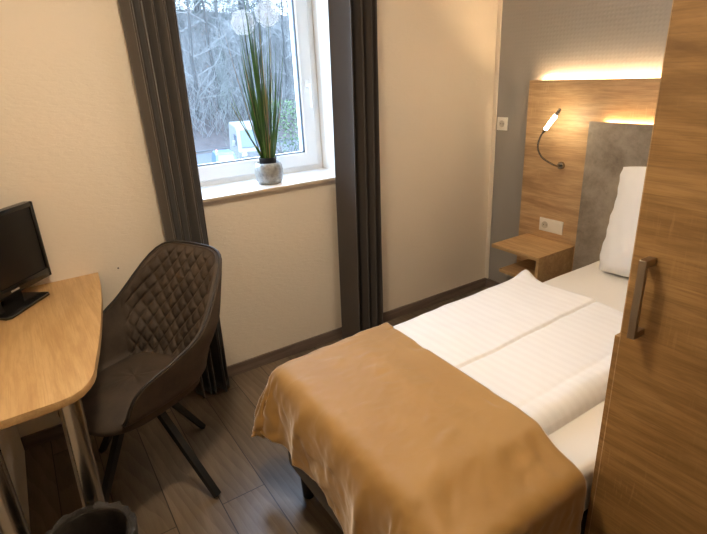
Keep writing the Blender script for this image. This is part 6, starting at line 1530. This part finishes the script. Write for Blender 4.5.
# thicket of pale twigs on the bank
b = bmesh.new()
rnd = random.Random(99)
for k in range(3000):
    x = rnd.uniform(10, 30)
    y = rnd.uniform(38.5, 62) + .18 * (x - 12)
    z = terrain_h(x, y)
    d = Vector((rnd.gauss(0, .45), rnd.gauss(0, .3), 1))
    branch(b, Vector((x, y, z)), d, rnd.uniform(1.2, 3.8), .017, 1, rnd, 3, .8, (4, 7))
tag(obj('brushwood', b, M['twig'], loc=(18, 46, -3)), 'tangle of bare pale brushwood covering the bank behind the road', 'brushwood', kind='stuff')

# bare shrub in front of the van
rnd = random.Random(5)
b = bmesh.new()
for k in range(34):
    branch(b, Vector((10.9 + rnd.uniform(-.5, .5), 24.6 + rnd.uniform(-.3, .3), GZ)), Vector((rnd.gauss(0, .35), rnd.gauss(0, .2), 1)), rnd.uniform(.8, 1.25), .012, 2, rnd, 3, .6, (2, 4))
sh_ = thing('bare_shrub', 'bare twiggy shrub outside in front of the white van', 'shrub', (10.9, 24.6, GZ))
obj('branches', b, plain('brown_twigs', (.10, .085, .08), .9), sh_)

# green bush by the road at the right of the panes
def leafy(x, y, z, R_, hgt, seedv, label, n=1500):
    rnd = random.Random(seedv)
    t = thing('green_bush', label, 'bush', (x, y, z))
    b = bmesh.new()
    for k in range(14):
        branch(b, Vector((x + rnd.uniform(-.3, .3), y, z)), Vector((rnd.gauss(0, .5), rnd.gauss(0, .4), 1)), hgt * .6, .02, 1, rnd, 3)
    obj('twigs', b, M['bark'], t)
    b = bmesh.new()
    for k in range(n):
        a = rnd.uniform(0, 2 * pi)
        rr = R_ * rnd.random() ** .5
        p_ = Vector((x + rr * cos(a), y + rr * sin(a) * .7, z + hgt * rnd.random() ** .8))
        s2 = rnd.uniform(.05, .10)
        v1 = Vector((rnd.uniform(-1, 1), rnd.uniform(-1, 1), rnd.uniform(-.5, .5))).normalized() * s2
        v2 = Vector((rnd.uniform(-1, 1), rnd.uniform(-1, 1), rnd.uniform(-1, 1))).normalized() * s2 * .6
        b.faces.new([b.verts.new(p_ + v) for v in (v1, v2, -v1, -v2)])
    obj('leaves', b, M['leaf'], t)
leafy(13.2, 27.2, GZ, 1.5, 3.6, 3, 'green leafy bush outside right of the white van', 1300)

# white van
V_ = (11.9, 29.6)
t = thing('van', 'white van parked on the road outside behind the potted grass', 'van', (V_[0], V_[1], GZ), radians(-14))
M['vanw'] = plain('white_van_paint', (.14, .145, .15), .5)
M['vang'] = plain('dark_van_glass', (.06, .08, .11), .1)
M['rubber'] = plain('tyre_rubber', (.02, .02, .02), .8)
def van_body():
    prof = [(-2.3, .35), (-2.35, 1.0), (-2.15, 1.15), (-1.55, 2.15), (-1.2, 2.30), (2.2, 2.32), (2.35, 2.2), (2.38, .35)]
    b = bmesh.new()
    L_ = []
    for sx, k in ((-1, .86), (-1, 1), (1, 1), (1, .86)):
        pass
    rows = []
    for x_, ins in ((-1.0, .07), (-.93, 0.0), (.93, 0.0), (1.0, .07)):
        row = []
        for (yy, zz) in prof:
            cx0 = yy * (1 - (.03 if ins else 0)) 
            zz2 = zz - (ins * 1.0 if zz > 1.2 else 0)
            xx = x_ * (1 - .10 * max(0, zz - 1.1) / 1.2)
            row.append(b.verts.new((xx, cx0, zz2)))
        rows.append(row)
    for j in range(3):
        for i in range(len(prof) - 1):
            b.faces.new((rows[j][i], rows[j][i + 1], rows[j + 1][i + 1], rows[j + 1][i]))
        b.faces.new((rows[j][-1], rows[j][0], rows[j + 1][0], rows[j + 1][-1]))
    b.faces.new(rows[0]); b.faces.new(rows[3][::-1])
    return b
obj('body', van_body(), M['vanw'], t, world=False, smooth=30)
b = bmesh.new()
vs = [(-.78, -2.12, 1.20), (.78, -2.12, 1.20), (.72, -1.60, 2.08), (-.72, -1.60, 2.08)]
nrm = Vector((0, -.96, .57)).normalized() * .012
f0 = [b.verts.new(Vector(v) + nrm * 3) for v in vs]; f1 = [b.verts.new(Vector(v) - nrm) for v in vs]
b.faces.new(f0); b.faces.new(f1[::-1])
for i in range(4):
    b.faces.new((f0[i], f0[(i + 1) % 4], f1[(i + 1) % 4], f1[i]))
obj('windscreen', b, M['vang'], t, world=False)
for sx in (-1, 1):
    obj('side_window', box(sx * .975 - .02, sx * .975 + .02, -1.5, -.6, 1.25, 1.85, .01), M['vang'], t, world=False)
    obj('mirror', box(sx * 1.16 - .09, sx * 1.16 + .09, -1.75, -1.6, 1.25, 1.6, .04), M['vanw'], t, world=False)
    obj('headlight', box(sx * .72 - .14, sx * .72 + .14, -2.40, -2.28, .75, .95, .03), M['mark'], t, world=False)
    for yy in (-1.5, 1.5):
        bb = tube([(sx * .80, yy, .33), (sx * 1.0, yy, .33)], .33, 24)
        obj('wheel', bb, M['rubber'], t, world=False, smooth=40)

# small blue car in front of it
t = thing('car', 'small pale blue car parked outside left of the white van', 'car', (8.95, 26.0, GZ), radians(-12))
t.scale = (.78, .78, .92)
M['blue'] = plain('pale_blue_paint', (.05, .095, .125), .35)
prof = [(-1.7, .3), (-1.75, .75), (-1.05, .9), (-.65, 1.40), (-.3, 1.48), (1.2, 1.46), (1.6, .95), (1.65, .3)]
b = bmesh.new()
rows = []
for x_ in (-.70, -.62, .62, .70):
    rows.append([b.verts.new((x_ * (1 - .22 * max(0, zz - .8)), yy, zz - (.05 if abs(x_) > .65 and zz > 1.2 else 0))) for yy, zz in prof])
for j in range(3):
    for i in range(len(prof) - 1):
        b.faces.new((rows[j][i], rows[j][i + 1], rows[j + 1][i + 1], rows[j + 1][i]))
    b.faces.new((rows[j][-1], rows[j][0], rows[j + 1][0], rows[j + 1][-1]))
b.faces.new(rows[0]); b.faces.new(rows[3][::-1])
obj('body', b, M['blue'], t, world=False, smooth=30)
b = bmesh.new()
vs = [(-.55, -1.0, .93), (.55, -1.0, .93), (.47, -.68, 1.36), (-.47, -.68, 1.36)]
nrm = Vector((0, -.8, .6)) * .02
f0 = [b.verts.new(Vector(v) + nrm) for v in vs]; f1 = [b.verts.new(Vector(v) - nrm) for v in vs]
b.faces.new(f0); b.faces.new(f1[::-1])
for i in range(4):
    b.faces.new((f0[i], f0[(i + 1) % 4], f1[(i + 1) % 4], f1[i]))
M['carglass'] = plain('pale_car_glass', (.12, .17, .2), .15)
obj('windscreen', b, M['carglass'], t, world=False)
for sx in (-1, 1):
    for yy in (-1.1, 1.1):
        obj('wheel', tube([(sx * .55, yy, .28), (sx * .71, yy, .28)], .28, 20), M['rubber'], t, world=False, smooth=40)
M['lampred'] = plain('red_beacon_lens', (.5, .12, .10), .4)
obj('beacon', lathe([(.05, 1.47), (.06, 1.5), (.055, 1.6), (.02, 1.63), (0, 1.63)], -.45, 0, 16), M['lampred'], t, world=False, smooth=60)

# ------------------------------------------------------------------ world and light
W = bpy.data.worlds.new('overcast_sky')
bpy.context.scene.world = W
W.use_nodes = True
nt = W.node_tree
bg = nt.nodes['Background']
tc = nt.nodes.new('ShaderNodeTexCoord')
sp = nt.nodes.new('ShaderNodeSeparateXYZ')
nt.links.new(tc.outputs['Generated'], sp.inputs[0])
rp = nt.nodes.new('ShaderNodeValToRGB')
rp.color_ramp.elements[0].position = .0
rp.color_ramp.elements[0].color = (.62, .80, 1.0, 1)
rp.color_ramp.elements[1].position = .8
rp.color_ramp.elements[1].color = (.50, .70, 1.0, 1)
nt.links.new(sp.outputs['Z'], rp.inputs['Fac'])
nt.links.new(rp.outputs['Color'], bg.inputs['Color'])
bg.inputs['Strength'].default_value = 4.3

pa = bpy.data.lights.new('window_portal', 'AREA')
pa.shape = 'RECTANGLE'
pa.size, pa.size_y = .93, 1.2
pa.cycles.is_portal = True
po = bpy.data.objects.new('window_portal', pa)
po.location = (1.075, 2.795, 1.60)
po.rotation_euler = (radians(-90), 0, 0)
C.objects.link(po)

# ------------------------------------------------------------------ camera
cam = bpy.data.cameras.new('camera')
cam.sensor_fit = 'HORIZONTAL'
cam.sensor_width = 36
cam.lens = 508.87 * 36 / 707
cam.clip_start = .02
cam.clip_end = 500
co = bpy.data.objects.new('camera', cam)
yaw, pitch, roll = 0.566139993, 0.363757636, -0.0491520781
f = Vector((sin(yaw) * cos(pitch), cos(yaw) * cos(pitch), -sin(pitch)))
r = Vector((cos(yaw), -sin(yaw), 0))
u = r.cross(f)
r2 = r * cos(roll) + u * sin(roll)
u2 = -r * sin(roll) + u * cos(roll)
m3 = Matrix((r2, u2, -f)).transposed()
co.matrix_world = Matrix.Translation((0, 0, 1.53)) @ m3.to_4x4()
C.objects.link(co)
sc = bpy.context.scene
sc.camera = co
sc.view_settings.view_transform = 'Standard'
sc.view_settings.look = 'None'
sc.view_settings.gamma = 1
sc.view_settings.exposure = 1.84
sc.view_settings.use_curve_mapping = False
sc.cycles.use_denoising = True
sc.cycles.denoising_input_passes = 'RGB_ALBEDO_NORMAL'
sc.cycles.denoising_prefilter = 'ACCURATE'
sc.cycles.max_bounces = 10
sc.cycles.diffuse_bounces = 6
sc.cycles.sample_clamp_indirect = 6
